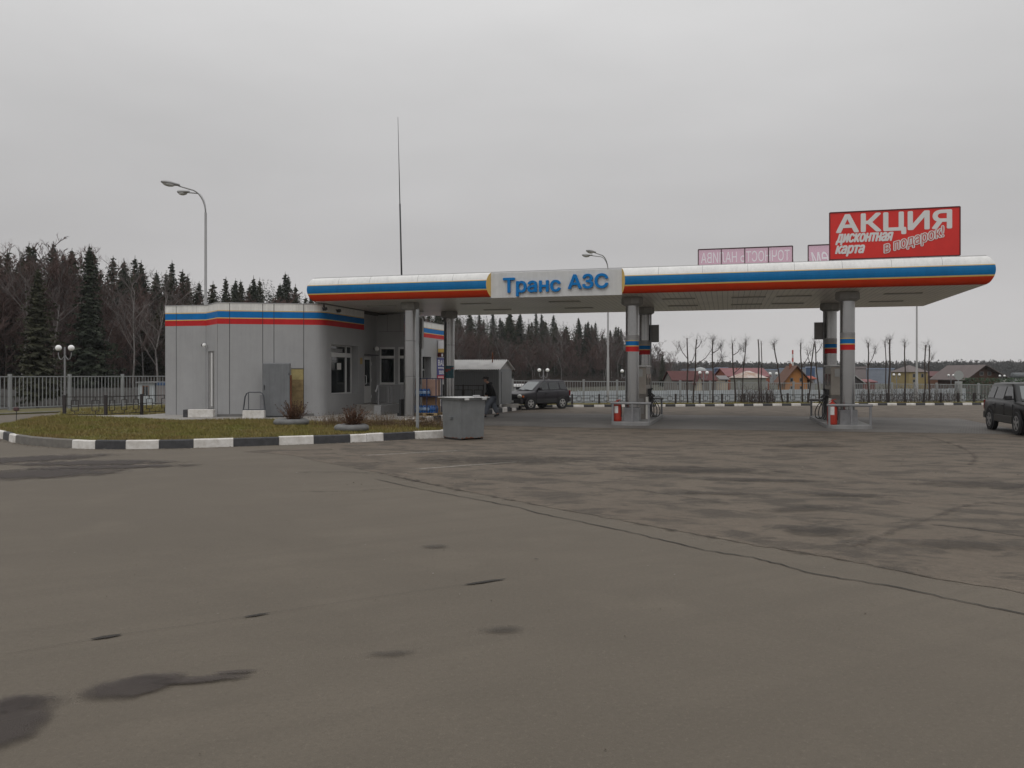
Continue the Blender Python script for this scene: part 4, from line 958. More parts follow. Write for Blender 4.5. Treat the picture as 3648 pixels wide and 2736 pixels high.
# ------------------------------------------------------------------ globe lamps
def globe_lamp(P, H, label, sep=.33, gr=.155):
    s = thing('globe_lamp', label, 'lamp', P, 0, 'two globe lamps along the fence and road')
    MB().tube([(0, 0, 0), (0, 0, H+.05)], [.055, .045], 10).build('pole', m_rail, s, smooth='auto')
    for sd in (-1, 1):
        a = MB(); a.tube([(0, 0, H-.28), (sd*.05, 0, H-.45), (sd*.16, 0, H-.60), (sd*.27, 0, H-.56), (sd*sep, 0, H-.38), (sd*sep, 0, H-.16)], .022, 7); ao = a.build('arm', m_rail, s, smooth=True)
        MB().sphere((sd*sep, 0, H), gr, 18, 12).build('globe', m_globe, ao, smooth=True)
        MB().lathe([(.05, -.06), (.08, 0)], 10, (sd*sep, 0, H-gr-.0)).build('collar', m_dark, ao)
    return s
for px, py, Y, zb, lab in ((231, 1239.7, 41.5, .1, 'white two globe lamp at the left before the bar fence'), (1936, 1319, 65, -1.1, 'white two globe lamp rising behind the parked dark SUV'), (2230, 1322, 69, -1.1, 'two globe lamp half hidden by the middle canopy column'),
        (2506, 1328, 73, -1.2, 'two globe lamp before the dark red roofed house'), (2755, 1331, 83, -1.3, 'two globe lamp just left of the orange house'), (2990, 1334, 90, -1.4, 'two globe lamp hidden behind the right pump columns'),
        (3194, 1335, 96, -1.5, 'two globe lamp left of the yellow hip roofed house'), (3388, 1337, 108, -1.5, 'two globe lamp left of the grey road sign'), (3570, 1339, 114, -1.5, 'two globe lamp farthest right, before the big brown roof')):
    z = zat(py, Y); globe_lamp(Vector((at(px, Y).x, Y, zb)), z-zb, lab)

# ------------------------------------------------------------------ fences
m_fence = M('fence_grey', (.27, .28, .285), .5, metal=.15, var=.08)
def bar_fence(name, pts, H, label, step=.205, post=.15):
    s = thing(name, label, 'fence', pts[0])
    for i, p in enumerate(pts):
        q = p-pts[0]; MB().bb(q.x-post/2, q.x+post/2, q.y-post/2, q.y+post/2, q.z-.3, q.z+H+.14).build('post', m_fence, s)
        if i+1 == len(pts): break
        b = pts[i+1]-pts[0]; d = (b-q).normalized(); n = int((b-q).length/step); m = MB()
        a0, b0 = q+d*post/2, b-d*post/2
        for z in (.10, H): m.bar(a0+Vector((0, 0, z)), b0+Vector((0, 0, z)), .05, .06)
        for k in range(1, n):
            c = a0.lerp(b0, k/n); m.bar(c+Vector((0, 0, .13)), c+Vector((0, 0, H-.03)), .032)
        m.build('panel', m_fence, s)
    return s
dl = Vector((1.65, 2.8, 0)); bar_fence('metal_fence', [Vector((-26.8, 43, .1))+dl*k for k in range(-2, 6)], 1.76, 'grey vertical bar fence left of the station building, before the forest')
bar_fence('metal_fence', [fence_pt(n) for n in range(-3, 22)], 1.50, 'long grey vertical bar fence running behind the far black and white kerb', step=.2)
m_orn = M('ornamental_dark', (.028, .022, .022), .6, var=.2)
def low_fence(pts, H, label, post=.10, posth=None, rows=3, zb=.0, motif=.30, thick=.03):
    s = thing('low_fence', label, 'low fence', pts[0], 0, 'low dark ornamental fences')
    for i, p in enumerate(pts):
        q = p-pts[0]; MB().bb(q.x-post/2, q.x+post/2, q.y-post/2, q.y+post/2, q.z-.1, q.z+(posth or H+.05)).build('post', m_orn, s)
        if i+1 == len(pts): break
        b = pts[i+1]-pts[0]; L = (b-q).length; m = MB(); P = lambda t, z: q.lerp(b, t/L)+Vector((0, 0, z))
        z0, z1 = zb+.12, H
        for z in (z0, z1): m.bar(P(post/2, z), P(L-post/2, z), thick)
        n = max(2, int(L/.62)); zm = (z0+z1)/2; hh = (z1-z0)*.30
        for k in range(n):
            c = (k+.5)*L/n; h = motif/2
            for a, b2 in (((c-h, zm-hh), (c+h, zm-hh)), ((c+h, zm-hh), (c+h, zm+hh)), ((c+h, zm+hh), (c-h, zm+hh)), ((c-h, zm+hh), (c-h, zm-hh))): m.bar(P(*a), P(*b2), thick*.85)
            m.bar(P(c, zm+hh), P(c, z1), thick*.8); m.bar(P(c, z0), P(c, zm-hh), thick*.8)
            if k < n-1: m.bar(P(c+h, zm), P(c+L/n-h, zm), thick*.8)
        m.bar(P(post/2, zm), P(.5*L/n-motif/2, zm), thick*.8); m.bar(P(L-.5*L/n+motif/2, zm), P(L-post/2, zm), thick*.8)
        m.build('panel', m_orn, s)
    return s
low_fence([Vector((-19.5, 35.1, .12)), Vector((-17.75, 35.2, .12)), Vector((-17.1, 37.2, .12)), Vector((-16.3, 38.6, .12)), Vector((-15.6, 40.2, .12))], .88, 'low dark ornamental fence with thick posts left of the building', post=.11, posth=.96)
pk = [1853, 1945, 2040, 2143, 2245, 2335, 2418, 2508, 2590, 2673, 2756, 2831, 2905, 2980, 3054, 3127, 3196, 3259, 3325, 3389, 3451, 3512, 3572, 3630, 3690]
kp = resample(FARK, .1); LP = []
for px in pk:
    p = min(kp, key=lambda q: abs(q.x/q.y*F+CX-px)); LP.append(Vector((p.x+.03, p.y+1.3, .13)))
low_fence(LP, .55, 'long low dark ornamental fence on the grass behind the far kerb', post=.11, posth=.62)
low_fence([Vector((-3.5, 41.0, .2))+Vector((1.03*k, -.26*k, 0)) for k in range(0, 3)], 1.22, 'dark ornamental fence section standing before the grey shed', post=.06, motif=.42)

# ------------------------------------------------------------------ shed
sh = thing('utility_shed', 'small grey metal shed with corrugated roof behind the walking man', 'shed', Vector((-.685, 41.8, .40)), RZ)
m_shed = M('shed_grey', (.215, .222, .225), .6, metal=.2, var=.08, stretch=(14, 1, .4), scale=2)
LS, DS, HE, HR_ = 2.9, 2.6, 1.86, 2.36
w_ = MB(); w_.bb(-LS, 0, 0, DS, 0, HE)
wo_ = w_.build('wall', m_shed, sh)
rb_ = MB()
for k in range(24): rb_.bb(-LS+.06+k*.12, -LS+.085+k*.12, -.012, 0, .02, HE-.02)
rb_.build('ribs', m_shed, sh)
def corr(mb, x0, x1, y0, z0, y1, z1, n=26):
    k = n*4
    for s_, o in ((0, 0),):
        vs = []; 
        for i in range(k+1):
            x = x0+(x1-x0)*i/k; d = .036*math.sin(2*math.pi*i/4); vs += [(x, y0, z0+d), (x, y1, z1+d)]
        fs = [(2*i, 2*i+2, 2*i+3, 2*i+1) for i in range(k)]; mb.add(vs, fs)
m_cor = M('corrugated_roof', (.66, .655, .64), .7, var=.12, scale=2)
r1 = MB(); corr(r1, -LS-.1, .14, -.22, HE-.02, DS/2, HR_); corr(r1, -LS-.1, .14, DS+.22, HE-.02, DS/2, HR_); ro_ = r1.build('roof', m_cor, sh, smooth='auto')
MB().tube([(-.6, .9, 2.1), (-.6, .9, 2.75)], .035, 8).build('chimney_pipe', m_rust, ro_, smooth=True)
MB().add([(.0, .02, HE+.002), (.0, DS-.02, HE+.002), (.0, DS/2, HR_-.03), (-.06, .02, HE+.002), (-.06, DS-.02, HE+.002), (-.06, DS/2, HR_-.03)], [(0, 1, 2), (5, 4, 3), (0, 2, 5, 3), (1, 4, 5, 2)]).build('gable', M('gable_ragged', (.20, .19, .18), .9, col2=(.42, .41, .40), scale=9), sh)
rgm = MB()
for k in range(12):
    x = -2.2+rnd.uniform(0, 1.6); rgm.box((x, -.19, HE-.08), (rnd.uniform(.1, .3), .02, rnd.uniform(.04, .10)), rot=Matrix.Rotation(rnd.uniform(-.3, .3), 3, 'Y'))
rgm.build('torn_lining', M('lining', (.34, .34, .34), .9), ro_)
MB().bb(.001, .02, .5, 2.0, .06, 1.72).build('door', M('shed_door', (.21, .215, .215), .55, metal=.2, var=.06), sh); 
sk = MB()
for x, y in ((-2.7, .2), (-.25, .2), (-.25, 2.3), (-2.7, 2.3)): sk.bb(x-.2, x+.2, y-.14, y+.14, -.20, -.002)
sk.build('foundation_block', m_kb, sh)
kb2 = tag(MB().bb(-.45, .45, -.09, .09, 0, .2).build('painted_block', m_kw, bevel=.012, loc=Vector((-.1, 43.3, .2))), 'white painted kerb stone lying beside the shed corner', 'kerb stone')

# ------------------------------------------------------------------ things along the building front
cb = thing('metal_cabinet', 'tall grey metal cabinet standing against the building front', 'cabinet', Vector((at(984, 33.45).x, 33.45, .2)), math.atan2(.9, 4.6)-.02)
m_cab = M('cabinet_grey', (.175, .182, .19), .5, metal=.15, var=.07, streak=.22)
MB().bb(-.55, .55, 0, .40, .03, 2.26).build('body', m_cab, cb, bevel=.03); MB().bb(-.53, .53, -.012, -.001, .06, 2.22).build('door', m_cab, cb, bevel=.01)
hm = MB(); hm.bb(-.49, -.46, -.05, -.012, 1.15, 1.35); hm.bb(.50, .53, -.03, -.012, .4, .5); hm.bb(.50, .53, -.03, -.012, 1.75, 1.85); hm.build('handle', m_dark, cb); MB().bb(.551, .60, .05, .38, .05, 1.75).build('rusty_edge', m_rust, cb)
def block(P, w, label, dark=True, rz=.1):
    s = thing('painted_block', label, 'concrete block', P, rz)
    MB().bb(-w/2, w/2, -.14, .14, 0, .33).build('stone', m_kw, s, bevel=.02)
    if dark: MB().bb(-w/2-.20, -w/2-.004, -.138, .138, 0, .325).build('dark_end', m_kb, s, bevel=.02)
p_ = gp(700, 1487, .205); block(Vector((p_.x+.15, p_.y+.16, .2)), 1.05, 'white painted concrete block with a dark end below the back door', rz=.0)
p_ = gp(900, 1491, .205); block(Vector((p_.x+.0, p_.y+.18, .2)), .86, 'white painted concrete block under the bent metal frame', dark=False, rz=.12)
bf = thing('bent_frame', 'bent dark grey metal tube frame standing on the white block', 'metal frame', Vector((p_.x, p_.y+.22, .53)), .12)
t = MB()
for yy, dx in ((-.06, 0), (.16, -.03)): t.tube([(-.43+dx, yy, 0), (-.36+dx, yy, .55), (-.30+dx, yy, .68), (-.2+dx, yy, .73), (.22+dx, yy, .73), (.32+dx, yy, .69), (.37+dx, yy, .58), (.43+dx, yy, 0)], .022, 7)
t.bar((-.24, .05, 0), (-.24, .05, .70), .03); t.bar((-.36, -.06, .56), (-.38, .16, .56), .03); t.bar((.36, -.06, .56), (.35, .16, .56), .03); t.bar((-.43, -.06, .02), (.43, -.06, .02), .04)
t.build('tubes', M('tube_grey', (.085, .09, .10), .5, metal=.3), bf, smooth='auto'); MB().bb(.2, .34, .08, .10, .0, .62).build('side_plate', M('plate_grey2', (.20, .20, .21), .5), bf)

# planters made of painted tyres, with dead plants
m_tyre_p = M('painted_tyre', (.145, .145, .142), .75, var=.2, scale=6, bump=.3)
def planter(P, r, label):
    s = thing('planter', label, 'planter', P); n = 14; m = MB()
    prof = []
    for k in range(n): a = 2*math.pi*k/n; prof.append((r-.14+.15*math.cos(a), .115+.115*math.sin(a)))
    vs = []; q = 36
    for k in range(n):
        for j in range(q): t_ = 2*math.pi*j/q; vs.append((prof[k][0]*math.cos(t_), prof[k][0]*math.sin(t_), prof[k][1]))
    fs = [(k*q+j, k*q+(j+1) % q, ((k+1) % n)*q+(j+1) % q, ((k+1) % n)*q+j) for k in range(n) for j in range(q)]
    m.add(vs, fs).build('rim', m_tyre_p, s, smooth=True); MB().lathe([(0, .15), (r-.2, .14)], 24).build('soil', M('soil', (.045, .035, .025), .95), s)
m_dead = M('dead_stems', (.075, .045, .026), .9, col2=(.12, .055, .03), scale=3)
m_seed = M('seed_heads', (.06, .032, .022), .9)
def dead_plant(P, h, w, n, label, seed):
    s = thing('dead_plant', label, 'plant', P); rnd = random.Random(seed); m = MB(); l = MB()
    for k in range(n):
        a = rnd.uniform(0, 6.28); r_ = w*rnd.random()**.7*.55; hh = h*rnd.uniform(.35, 1.0)*(1-.35*r_/w); b = Vector((r_*.5*math.cos(a), r_*.5*math.sin(a), 0)); e = Vector((r_*1.5*math.cos(a)+rnd.gauss(0, .06), r_*1.5*math.sin(a)+rnd.gauss(0, .06), hh))
        m.tube([b, b.lerp(e, .5)+Vector((rnd.gauss(0, .03), rnd.gauss(0, .03), .05)), e], [.008, .006, .004], 4, caps=False)
        for q in range(7):
            t_ = rnd.uniform(.15, 1); c = b.lerp(e, t_); d = Vector((rnd.gauss(0, 1), rnd.gauss(0, 1), rnd.gauss(.2, .6))).normalized()*rnd.uniform(.04, .11); o = Vector((-d.y, d.x, 0))*.22
            l.add([c, c+d*.5+o, c+d, c+d*.5-o], [(0, 1, 2, 3)], 0)
        if rnd.random() < .5: l.sphere(e, .018, 6, 4, mi=1)
    m.build('stems', m_dead, s); l.build('leaves', [m_dead, m_seed], s)
P1 = Vector((at(1038, 28.1).x, 28.1, .215)); P2 = Vector((at(1253, 25.05).x, 25.05, .215))
planter(P1, .60, 'grey painted tyre planter nearest the metal cabinet'); planter(P2, .53, 'grey painted tyre planter in the grass near the bin')
dead_plant(P1+Vector((.08, 0, .14)), .80, .62, 130, 'dried reddish brown plant in the planter near the metal cabinet', 1); dead_plant(P2+Vector((.05, 0, .14)), .72, .60, 130, 'dried brown plant in the planter near the bin', 2)
# dry brown growth along the bed's back edge (nobody could count it)
rnd = random.Random(5); dm = MB()
for k in range(1500):
    t_ = rnd.random(); c = Vector((-6.6, 28.4, .21)).lerp(Vector((-2.3, 27.0, .21)), t_)+Vector((rnd.gauss(0, .25), rnd.gauss(0, .55), 0)); h = rnd.uniform(.12, .42)*(1+.3*math.sin(t_*17)); d = Vector((rnd.gauss(0, .1), rnd.gauss(0, .1), h))
    dm.add([c+Vector((-.006, 0, 0)), c+Vector((.006, 0, 0)), c+d], [(0, 1, 2)])
    for q in range(3):
        e = c+d*rnd.uniform(.3, 1); v = Vector((rnd.gauss(0, 1), rnd.gauss(0, 1), rnd.gauss(0, .6))).normalized()*rnd.uniform(.03, .07); o = Vector((-v.y, v.x, 0))*.3
        dm.add([e, e+v*.5+o, e+v, e+v*.5-o], [(0, 1, 2, 3)])
o = dm.build('dry_plants', M('dry_growth', (.085, .052, .030), .9, col2=(.13, .085, .04), scale=1.3)); o['kind'] = 'stuff'

# sign post seen edge on
sgp = thing('sign_post', 'square grey post with an edge on sign plate in front of the left column', 'sign post', Vector((-3.02, 25.75, .2)))
MB().bb(-.045, .045, -.045, .045, 0, 3.86).build('post', m_fence, sgp)
dv = Vector((-3.02, 25.75)).normalized(); plm = MB(); plm.box((dv.x*-.0+.052, dv.y*.0, 3.3), (.70, .012, 1.1), rz=math.atan2(dv.y, dv.x)); plm.build('sign_plate', M('plate_back', (.17, .17, .17), .5, metal=.3), sgp)
gl = thing('garden_stake', 'thin stake with a small dark head at the left edge of the grass', 'stake', Vector((at(58, 30.6).x, 30.6, .2)))
MB().tube([(0, 0, 0), (.01, 0, .42)], .012, 6).build('stick', m_dark, gl); MB().lathe([(.02, .38), (.11, .42), (.09, .52), (.02, .55)], 10).build('head', M('stake_head', (.06, .02, .02), .6), gl)

# black narrow stand by the column
bk = thing('folded_stand', 'narrow black folded stand left of the kiosk column', 'stand', st(3.30, 1.62, .2), RZ)
MB().bb(-.05, .05, -.25, .25, .05, .72).build('board', m_black, bk, bevel=.01); MB().bb(-.14, -.05, -.22, .22, .0, .14).build('foot', m_black, bk); MB().bb(-.05, .05, -.25, .25, 0, .049).build('base', m_black, bk)

# display rack with water packs
rk = thing('display_rack', 'blue wire display rack with cardboard backing beside the left column', 'rack', st(4.22, 2.25, .205), RZ)
m_rk = M('rack_blue', (.02, .022, .06), .5)
f = MB()
for x in (-.52, .10, .52):
    for y in (-.36, .36): f.bar((x, y, .14), (x, y, 1.62), .035)
for z in (.85, 1.60):
    for y in (-.36, .36): f.bar((-.52, y, z), (.52, y, z), .03)
    for x in (-.52, .52): f.bar((x, -.36, z), (x, .36, z), .03)
f.build('rack_frame', m_rk, rk); MB().bb(-.5, .5, -.34, .34, .80, .835).build('shelf', m_rk, rk)
pl = thing('wooden_pallet', 'pale wooden pallet under the blue rack', 'pallet', st(4.22, 2.25, .205), RZ); m_wood = M('pallet_wood', (.33, .235, .12), .85, var=.2, scale=5)
pm_ = MB()
for x in (-.5, 0, .5):
    for y in (-.35, 0, .35): pm_.bb(x-.07, x+.07, y-.05, y+.05, .02, .10)
for y in (-.35, 0, .35): pm_.bb(-.58, .58, y-.05, y+.05, 0, .02)
pm_.build('blocks', m_wood, pl); pt2 = MB()
for k in range(7): pt2.bb(-.58, .58, -.40+k*.125, -.30+k*.125, .101, .122)
pt2.build('boards', m_wood, pl)
m_pack = M('pack_blue', (.012, .075, .24), .25, var=.35, scale=7); m_pk2 = M('pack_pale', (.20, .28, .40), .3, var=.3, scale=10)
def pack(P, label):
    s = thing('water_pack', label, 'bottle pack', P, RZ, 'blue shrink wrapped bottle packs in the rack')
    b = MB()
    for i in range(3):
        for j in range(2): b.lathe([(.052, 0), (.054, .03), (.054, .22), (.045, .27), (.02, .31), (.018, .33)], 10, (-.11+i*.11, -.055+j*.11, 0))
    b.build('bottles', m_pack, s, smooth='auto'); MB().bb(-.172, .172, -.118, .118, .10, .235).build('wrap', m_pk2 if len(label) % 2 else m_pack, s, bevel=.03)
names = {(0, 0): 'blue bottle pack at the near left of the lower rack layer', (1, 0): 'blue bottle pack at the near middle of the lower rack layer', (2, 0): 'blue bottle pack at the near right of the lower rack layer', (0, 1): 'blue bottle pack at the near left of the upper rack shelf', (1, 1): 'blue bottle pack at the near middle of the upper rack shelf'}
for (i, k), lab in names.items(): pack(st(4.22-.32+i*.345, 2.25-.22, .205+(.835 if k else .123)), lab)
for k, (z, h, lab) in enumerate(((.123, .33, 'brown cardboard carton at the back of the lower rack layer'), (.46, .33, 'brown cardboard carton stacked in the middle of the rack'), (.836, .36, 'pinkish carton at the back of the upper rack shelf'), (1.20, .36, 'pinkish carton topmost in the rack'))):
    s = thing('carton', lab, 'carton', st(4.32, 2.25+.13, .205+z), RZ); MB().bb(-.35, .38, -.16, .16, 0, h).build('box', M('carton_brown' if k < 2 else 'carton_pink', (.26, .16, .09) if k < 2 else (.36, .23, .18), .85, var=.1), s, bevel=.008); MB().bb(-.351, .381, -.03, .03, h-.001, h+.002).build('tape', M('tape', (.4, .32, .2), .4), s)

# ------------------------------------------------------------------ metal waste bin
m_bin = M('bin_grey', (.172, .179, .181), .5, metal=.15, var=.12, scale=2.2, bump=.12, streak=.13)
bn = thing('waste_container', 'square grey metal waste container at the end of the striped kerb', 'waste container', Vector((-1.50, 24.85, 0)), R(38))
bw, bd, bh = .92, 1.02, 1.27
bb_ = MB(); t0, t1 = .93, 1.0; vs = [(sx*bw/2*t0, sy*bd/2*t0, .05) for sx, sy in ((-1, -1), (1, -1), (1, 1), (-1, 1))]+[(sx*bw/2*t1, sy*bd/2*t1, bh) for sx, sy in ((-1, -1), (1, -1), (1, 1), (-1, 1))]
bb_.add(vs, [(3, 2, 1, 0), (0, 1, 5, 4), (1, 2, 6, 5), (2, 3, 7, 6), (3, 0, 4, 7), (4, 5, 6, 7)]); bb_.build('body', m_bin, bn, bevel=.008)
rm = MB()
for a, b in (((-1, -1), (1, -1)), ((1, -1), (1, 1)), ((1, 1), (-1, 1)), ((-1, 1), (-1, -1))): rm.bar((a[0]*(bw/2+.02), a[1]*(bd/2+.02), bh-.03), (b[0]*(bw/2+.02), b[1]*(bd/2+.02), bh-.03), .05, .05)
rm.build('rim', m_bin, bn)
m_lid = M('lid_pale', (.50, .50, .49), .5, metal=.1, var=.12, scale=3)
ld = MB(); ld.bb(-.56, -.01, -.60, .60, bh+.004, bh+.022); ld.bb(.01, .58, -.60, .60, bh+.006, bh+.026); lo_ = ld.build('lid', m_lid, bn, bevel=.004)
lf_ = MB()
for x, y, z, d in ((-.3, -.62, bh-.02, (.14, .05, .07)), (.34, -.62, bh-.02, (.14, .06, .06)), (.59, -.30, bh-.02, (.05, .16, .05)), (.59, .36, bh-.02, (.05, .16, .05))): lf_.box((x, y, z), d)
lf_.build('flap_bracket', m_lid, lo_); MB().box((.28, -.3, bh+.05), (.2, .12, .06)).build('lid_handle', m_lamp, lo_, bevel=.01)
lug = MB(); lug.box((-.47, .02, .67), (.05, .16, .06)); lug.box((-.49, -.06, .66), (.09, .04, .08)); lug.build('lifting_lug', m_bin, bn)
ft = MB(); ft.bb(-.42, -.34, -.45, .45, 0, .05); ft.bb(.34, .42, -.45, .45, 0, .05); ft.build('skid', m_black, bn)
ru = MB(); rnd = random.Random(9)
for k in range(16):
    x = -.40+.8*k/16; h = rnd.uniform(.005, .05)
    if rnd.random() < .7: ru.quad((x, -bd/2*.932-.004, .055), (x+.055, -bd/2*.932-.004, .055), (x+.05, -bd/2*.934-.004, .06+h), (x+.008, -bd/2*.934-.004, .06+h*.6))
for k in range(14):
    y = -.44+.88*k/14; h = rnd.uniform(.005, .03)
    if rnd.random() < .5: ru.quad((-bw/2*.932-.004, y, .055), (-bw/2*.932-.004, y+.06, .055), (-bw/2*.934-.004, y+.05, .06+h), (-bw/2*.934-.004, y+.01, .06+h*.5))
ru.build('rust_patches', m_rust, bn)

# ------------------------------------------------------------------ walking man
def skin_body(name, verts, edges, radii, mat, parent, sub=2, root=0):
    me = bpy.data.meshes.new(name); me.from_pydata(verts, edges, []); o = bpy.data.objects.new(name, me); COL.objects.link(o)
    o.modifiers.new('skin', 'SKIN')
    sv = me.skin_vertices[0].data if me.skin_vertices else None
    if sv is None:
        bm = bmesh.new(); bm.from_mesh(me); bm.verts.layers.skin.verify(); bm.to_mesh(me); bm.free(); sv = me.skin_vertices[0].data
    for i, r_ in enumerate(radii):
        sv[i].radius = r_ if isinstance(r_, tuple) else (r_, r_); sv[i].use_root = (i == root)
    ss = o.modifiers.new('sub', 'SUBSURF'); ss.levels = sub; ss.render_levels = sub
    m2 = bpy.data.meshes.new_from_object(o.evaluated_get(bpy.context.evaluated_depsgraph_get())); bpy.data.objects.remove(o)
    m2.materials.clear(); m2.materials.append(mat); m2.polygons.foreach_set('use_smooth', [True]*len(m2.polygons)); m2.name = name
    q = bpy.data.objects.new(name, m2); COL.objects.link(q); q.parent = parent; return q
man = thing('person', 'man in dark cap, black jacket and grey blue trousers walking left past the bin', 'person', Vector((-1.02, 37.5, 0)))
m_skin = M('skin', (.36, .20, .14), .55, var=.06); m_jack = M('jacket_black', (.006, .006, .007), .85, var=.2, scale=8); m_trou = M('trousers', (.12, .132, .155), .85, var=.1, scale=6); m_cap = M('cap_dark', (.022, .02, .022), .85); m_hair = M('hair', (.06, .05, .045), .9)
# walking to -x, leaning forward; x is along the walk, y across
J = dict(pel=(.08, 0, .96), wst=(.05, 0, 1.11), che=(-.01, 0, 1.35), nek=(-.10, 0, 1.56), nk2=(-.14, 0, 1.63), hd=(-.185, 0, 1.71), hd2=(-.19, 0, 1.78),
    sl=(-.04, -.20, 1.49), sr=(-.04, .20, 1.49), el=(.05, -.27, 1.20), er=(-.06, .27, 1.20), wl=(-.13, -.26, 1.01), wr=(-.22, .25, 1.00),
    hl=(.09, -.10, .93), hr=(.09, .10, .93), kl=(-.12, -.11, .52), kr=(.17, .11, .53), al=(-.235, -.11, .10), ar=(.36, .11, .16), tl=(-.40, -.12, .05), tr=(.25, .12, .045))
order = list(J); ix = {k: i for i, k in enumerate(order)}
ed_ = [('pel', 'wst'), ('wst', 'che'), ('che', 'nek'), ('nek', 'nk2'), ('nk2', 'hd'), ('hd', 'hd2'), ('che', 'sl'), ('che', 'sr'), ('sl', 'el'), ('el', 'wl'), ('sr', 'er'), ('er', 'wr'), ('pel', 'hl'), ('pel', 'hr'), ('hl', 'kl'), ('kl', 'al'), ('al', 'tl'), ('hr', 'kr'), ('kr', 'ar'), ('ar', 'tr')]
rad_ = dict(pel=.13, wst=.125, che=.14, nek=.065, nk2=.062, hd=.095, hd2=.085, sl=.065, sr=.065, el=.045, er=.045, wl=.030, wr=.030, hl=.09, hr=.09, kl=.06, kr=.06, al=.042, ar=.042, tl=.035, tr=.035)
V_ = [J[k] for k in order]; E_ = [(ix[a], ix[b]) for a, b in ed_]; R_ = [rad_[k] for k in order]
def hand(w, pd, sgn):
    """Palm and five fingers grown on the wrist, slightly curled."""
    w_i = ix[w]; W_ = Vector(J[w]); d = Vector(pd).normalized(); c = d.cross(Vector((0, 1, 0))).normalized(); s2 = d.cross(c).normalized()
    p = len(V_); V_.append(tuple(W_+d*.06)); R_.append(.024); E_.append((w_i, p))
    for k in range(4):
        b = W_+d*.085+c*(.021*(k-1.5)); L = (.055, .072, .066, .05)[k]; i0 = len(V_)
        V_.extend([tuple(b), tuple(b+d*L*.55+s2*sgn*.012), tuple(b+d*L*.9+s2*sgn*.035)]); R_.extend([.0095, .0085, .0075]); E_.extend([(p, i0), (i0, i0+1), (i0+1, i0+2)])
    i0 = len(V_); b = W_+d*.035+c*-.03; V_.extend([tuple(b), tuple(b+d*.035+c*-.02+s2*sgn*.01)]); R_.extend([.011, .009]); E_.extend([(p, i0), (i0, i0+1)])
hand('wl', (-.25, 0, -.9), 1); hand('wr', (-.35, 0, -.9), -1)
body = skin_body('body', V_, E_, R_, m_skin, man, 2, 0)
# face: nose, brow, chin, ears, eyes, mouth on the head (looks left and down)
fc = MB(); H0 = Vector((-.187, 0, 1.74))
fc.sphere(H0+Vector((-.095, 0, -.02)), .02, 8, 6, sc=(1.3, .8, 1.2)); fc.sphere(H0+Vector((-.068, 0, -.085)), .035, 10, 7, sc=(1, 1.1, .8)); fc.sphere(H0+Vector((-.08, 0, .025)), .03, 10, 7, sc=(.6, 1.7, .5))
for sy in (-1, 1): fc.sphere(H0+Vector((.005, sy*.088, -.01)), .028, 8, 6, sc=(.7, .35, 1.2))
fc.build('face', m_skin, man, smooth=True)
ey = MB(); [ey.sphere(H0+Vector((-.086, sy*.034, .008)), .011, 8, 6) for sy in (-1, 1)]; ey.sphere(H0+Vector((-.092, 0, -.052)), .012, 8, 5, sc=(.5, 1.7, .35)); ey.build('eyes_and_mouth', M('eye_dark', (.05, .02, .018), .4), man, smooth=True)
hb = MB(); hb.sphere(H0+Vector((.03, 0, .005)), .093, 14, 9, sc=(.9, .98, 1.0)); hb.build('hair', m_hair, man, smooth=True)
cpm = MB(); cpm.lathe([(.107, 0), (.115, .035), (.105, .085), (.06, .105), (0, .11)], 18, H0+Vector((-.0, 0, .045)), sx=1.12); cpm.box(H0+Vector((-.125, 0, .052)), (.10, .15, .014)); cpm.build('cap', m_cap, man, smooth='auto')
jk = [(.11, 0, .80), (.085, 0, .97), (.05, 0, 1.12), (-.01, 0, 1.35), (-.075, 0, 1.52), J['sl'], J['sr'], J['el'], J['er'], J['wl'], J['wr']]
skin_body('jacket', jk, [(0, 1), (1, 2), (2, 3), (3, 4), (3, 5), (3, 6), (5, 7), (7, 9), (6, 8), (8, 10)], [.24, .235, .225, .245, .13, .145, .145, .115, .115, .08, .08], m_jack, man, 2, 3)
tj = [(.08, 0, .93), (.09, -.10, .86), (.09, .10, .86), J['kl'], J['kr'], (J['al'][0]+.005, J['al'][1], .09), (J['ar'][0]-.01, J['ar'][1], .16)]
skin_body('trousers', tj, [(0, 1), (0, 2), (1, 3), (3, 5), (2, 4), (4, 6)], [.20, .165, .165, .135, .135, .11, .11], m_trou, man, 2, 0)
for a, t_, rr in (('al', 'tl', 0), ('ar', 'tr', .45)):
    A_ = Vector(J[a]); s_ = MB(); s_.X = Matrix.Translation(Vector((A_.x-.06, A_.y, .055 if rr == 0 else .085))) @ Matrix.Rotation(-rr, 4, 'Y'); s_.sphere((0, 0, 0), .14, 14, 8, sc=(1.0, .38, .36)); s_.bb(-.14, .13, -.05, .05, -.055, -.03); s_.build('shoe', m_black, man, smooth='auto')
MB().box((J['wl'][0]-.03, J['wl'][1]-.03, .95), (.10, .012, .10), rot=Matrix.Rotation(.3, 3, 'Y')).build('folded_paper', M('paper', (.7, .69, .66), .8, var=.04), man) if False else tag(MB().box((0, 0, 0), (.11, .014, .10), rot=Matrix.Rotation(.3, 3, 'Y')).build('folded_paper', M('paper', (.7, .69, .66), .8, var=.04), loc=man.location+Vector((J['wl'][0]-.045, J['wl'][1]-.035, .925))), 'small folded white paper in the hand of the walking man', 'paper')
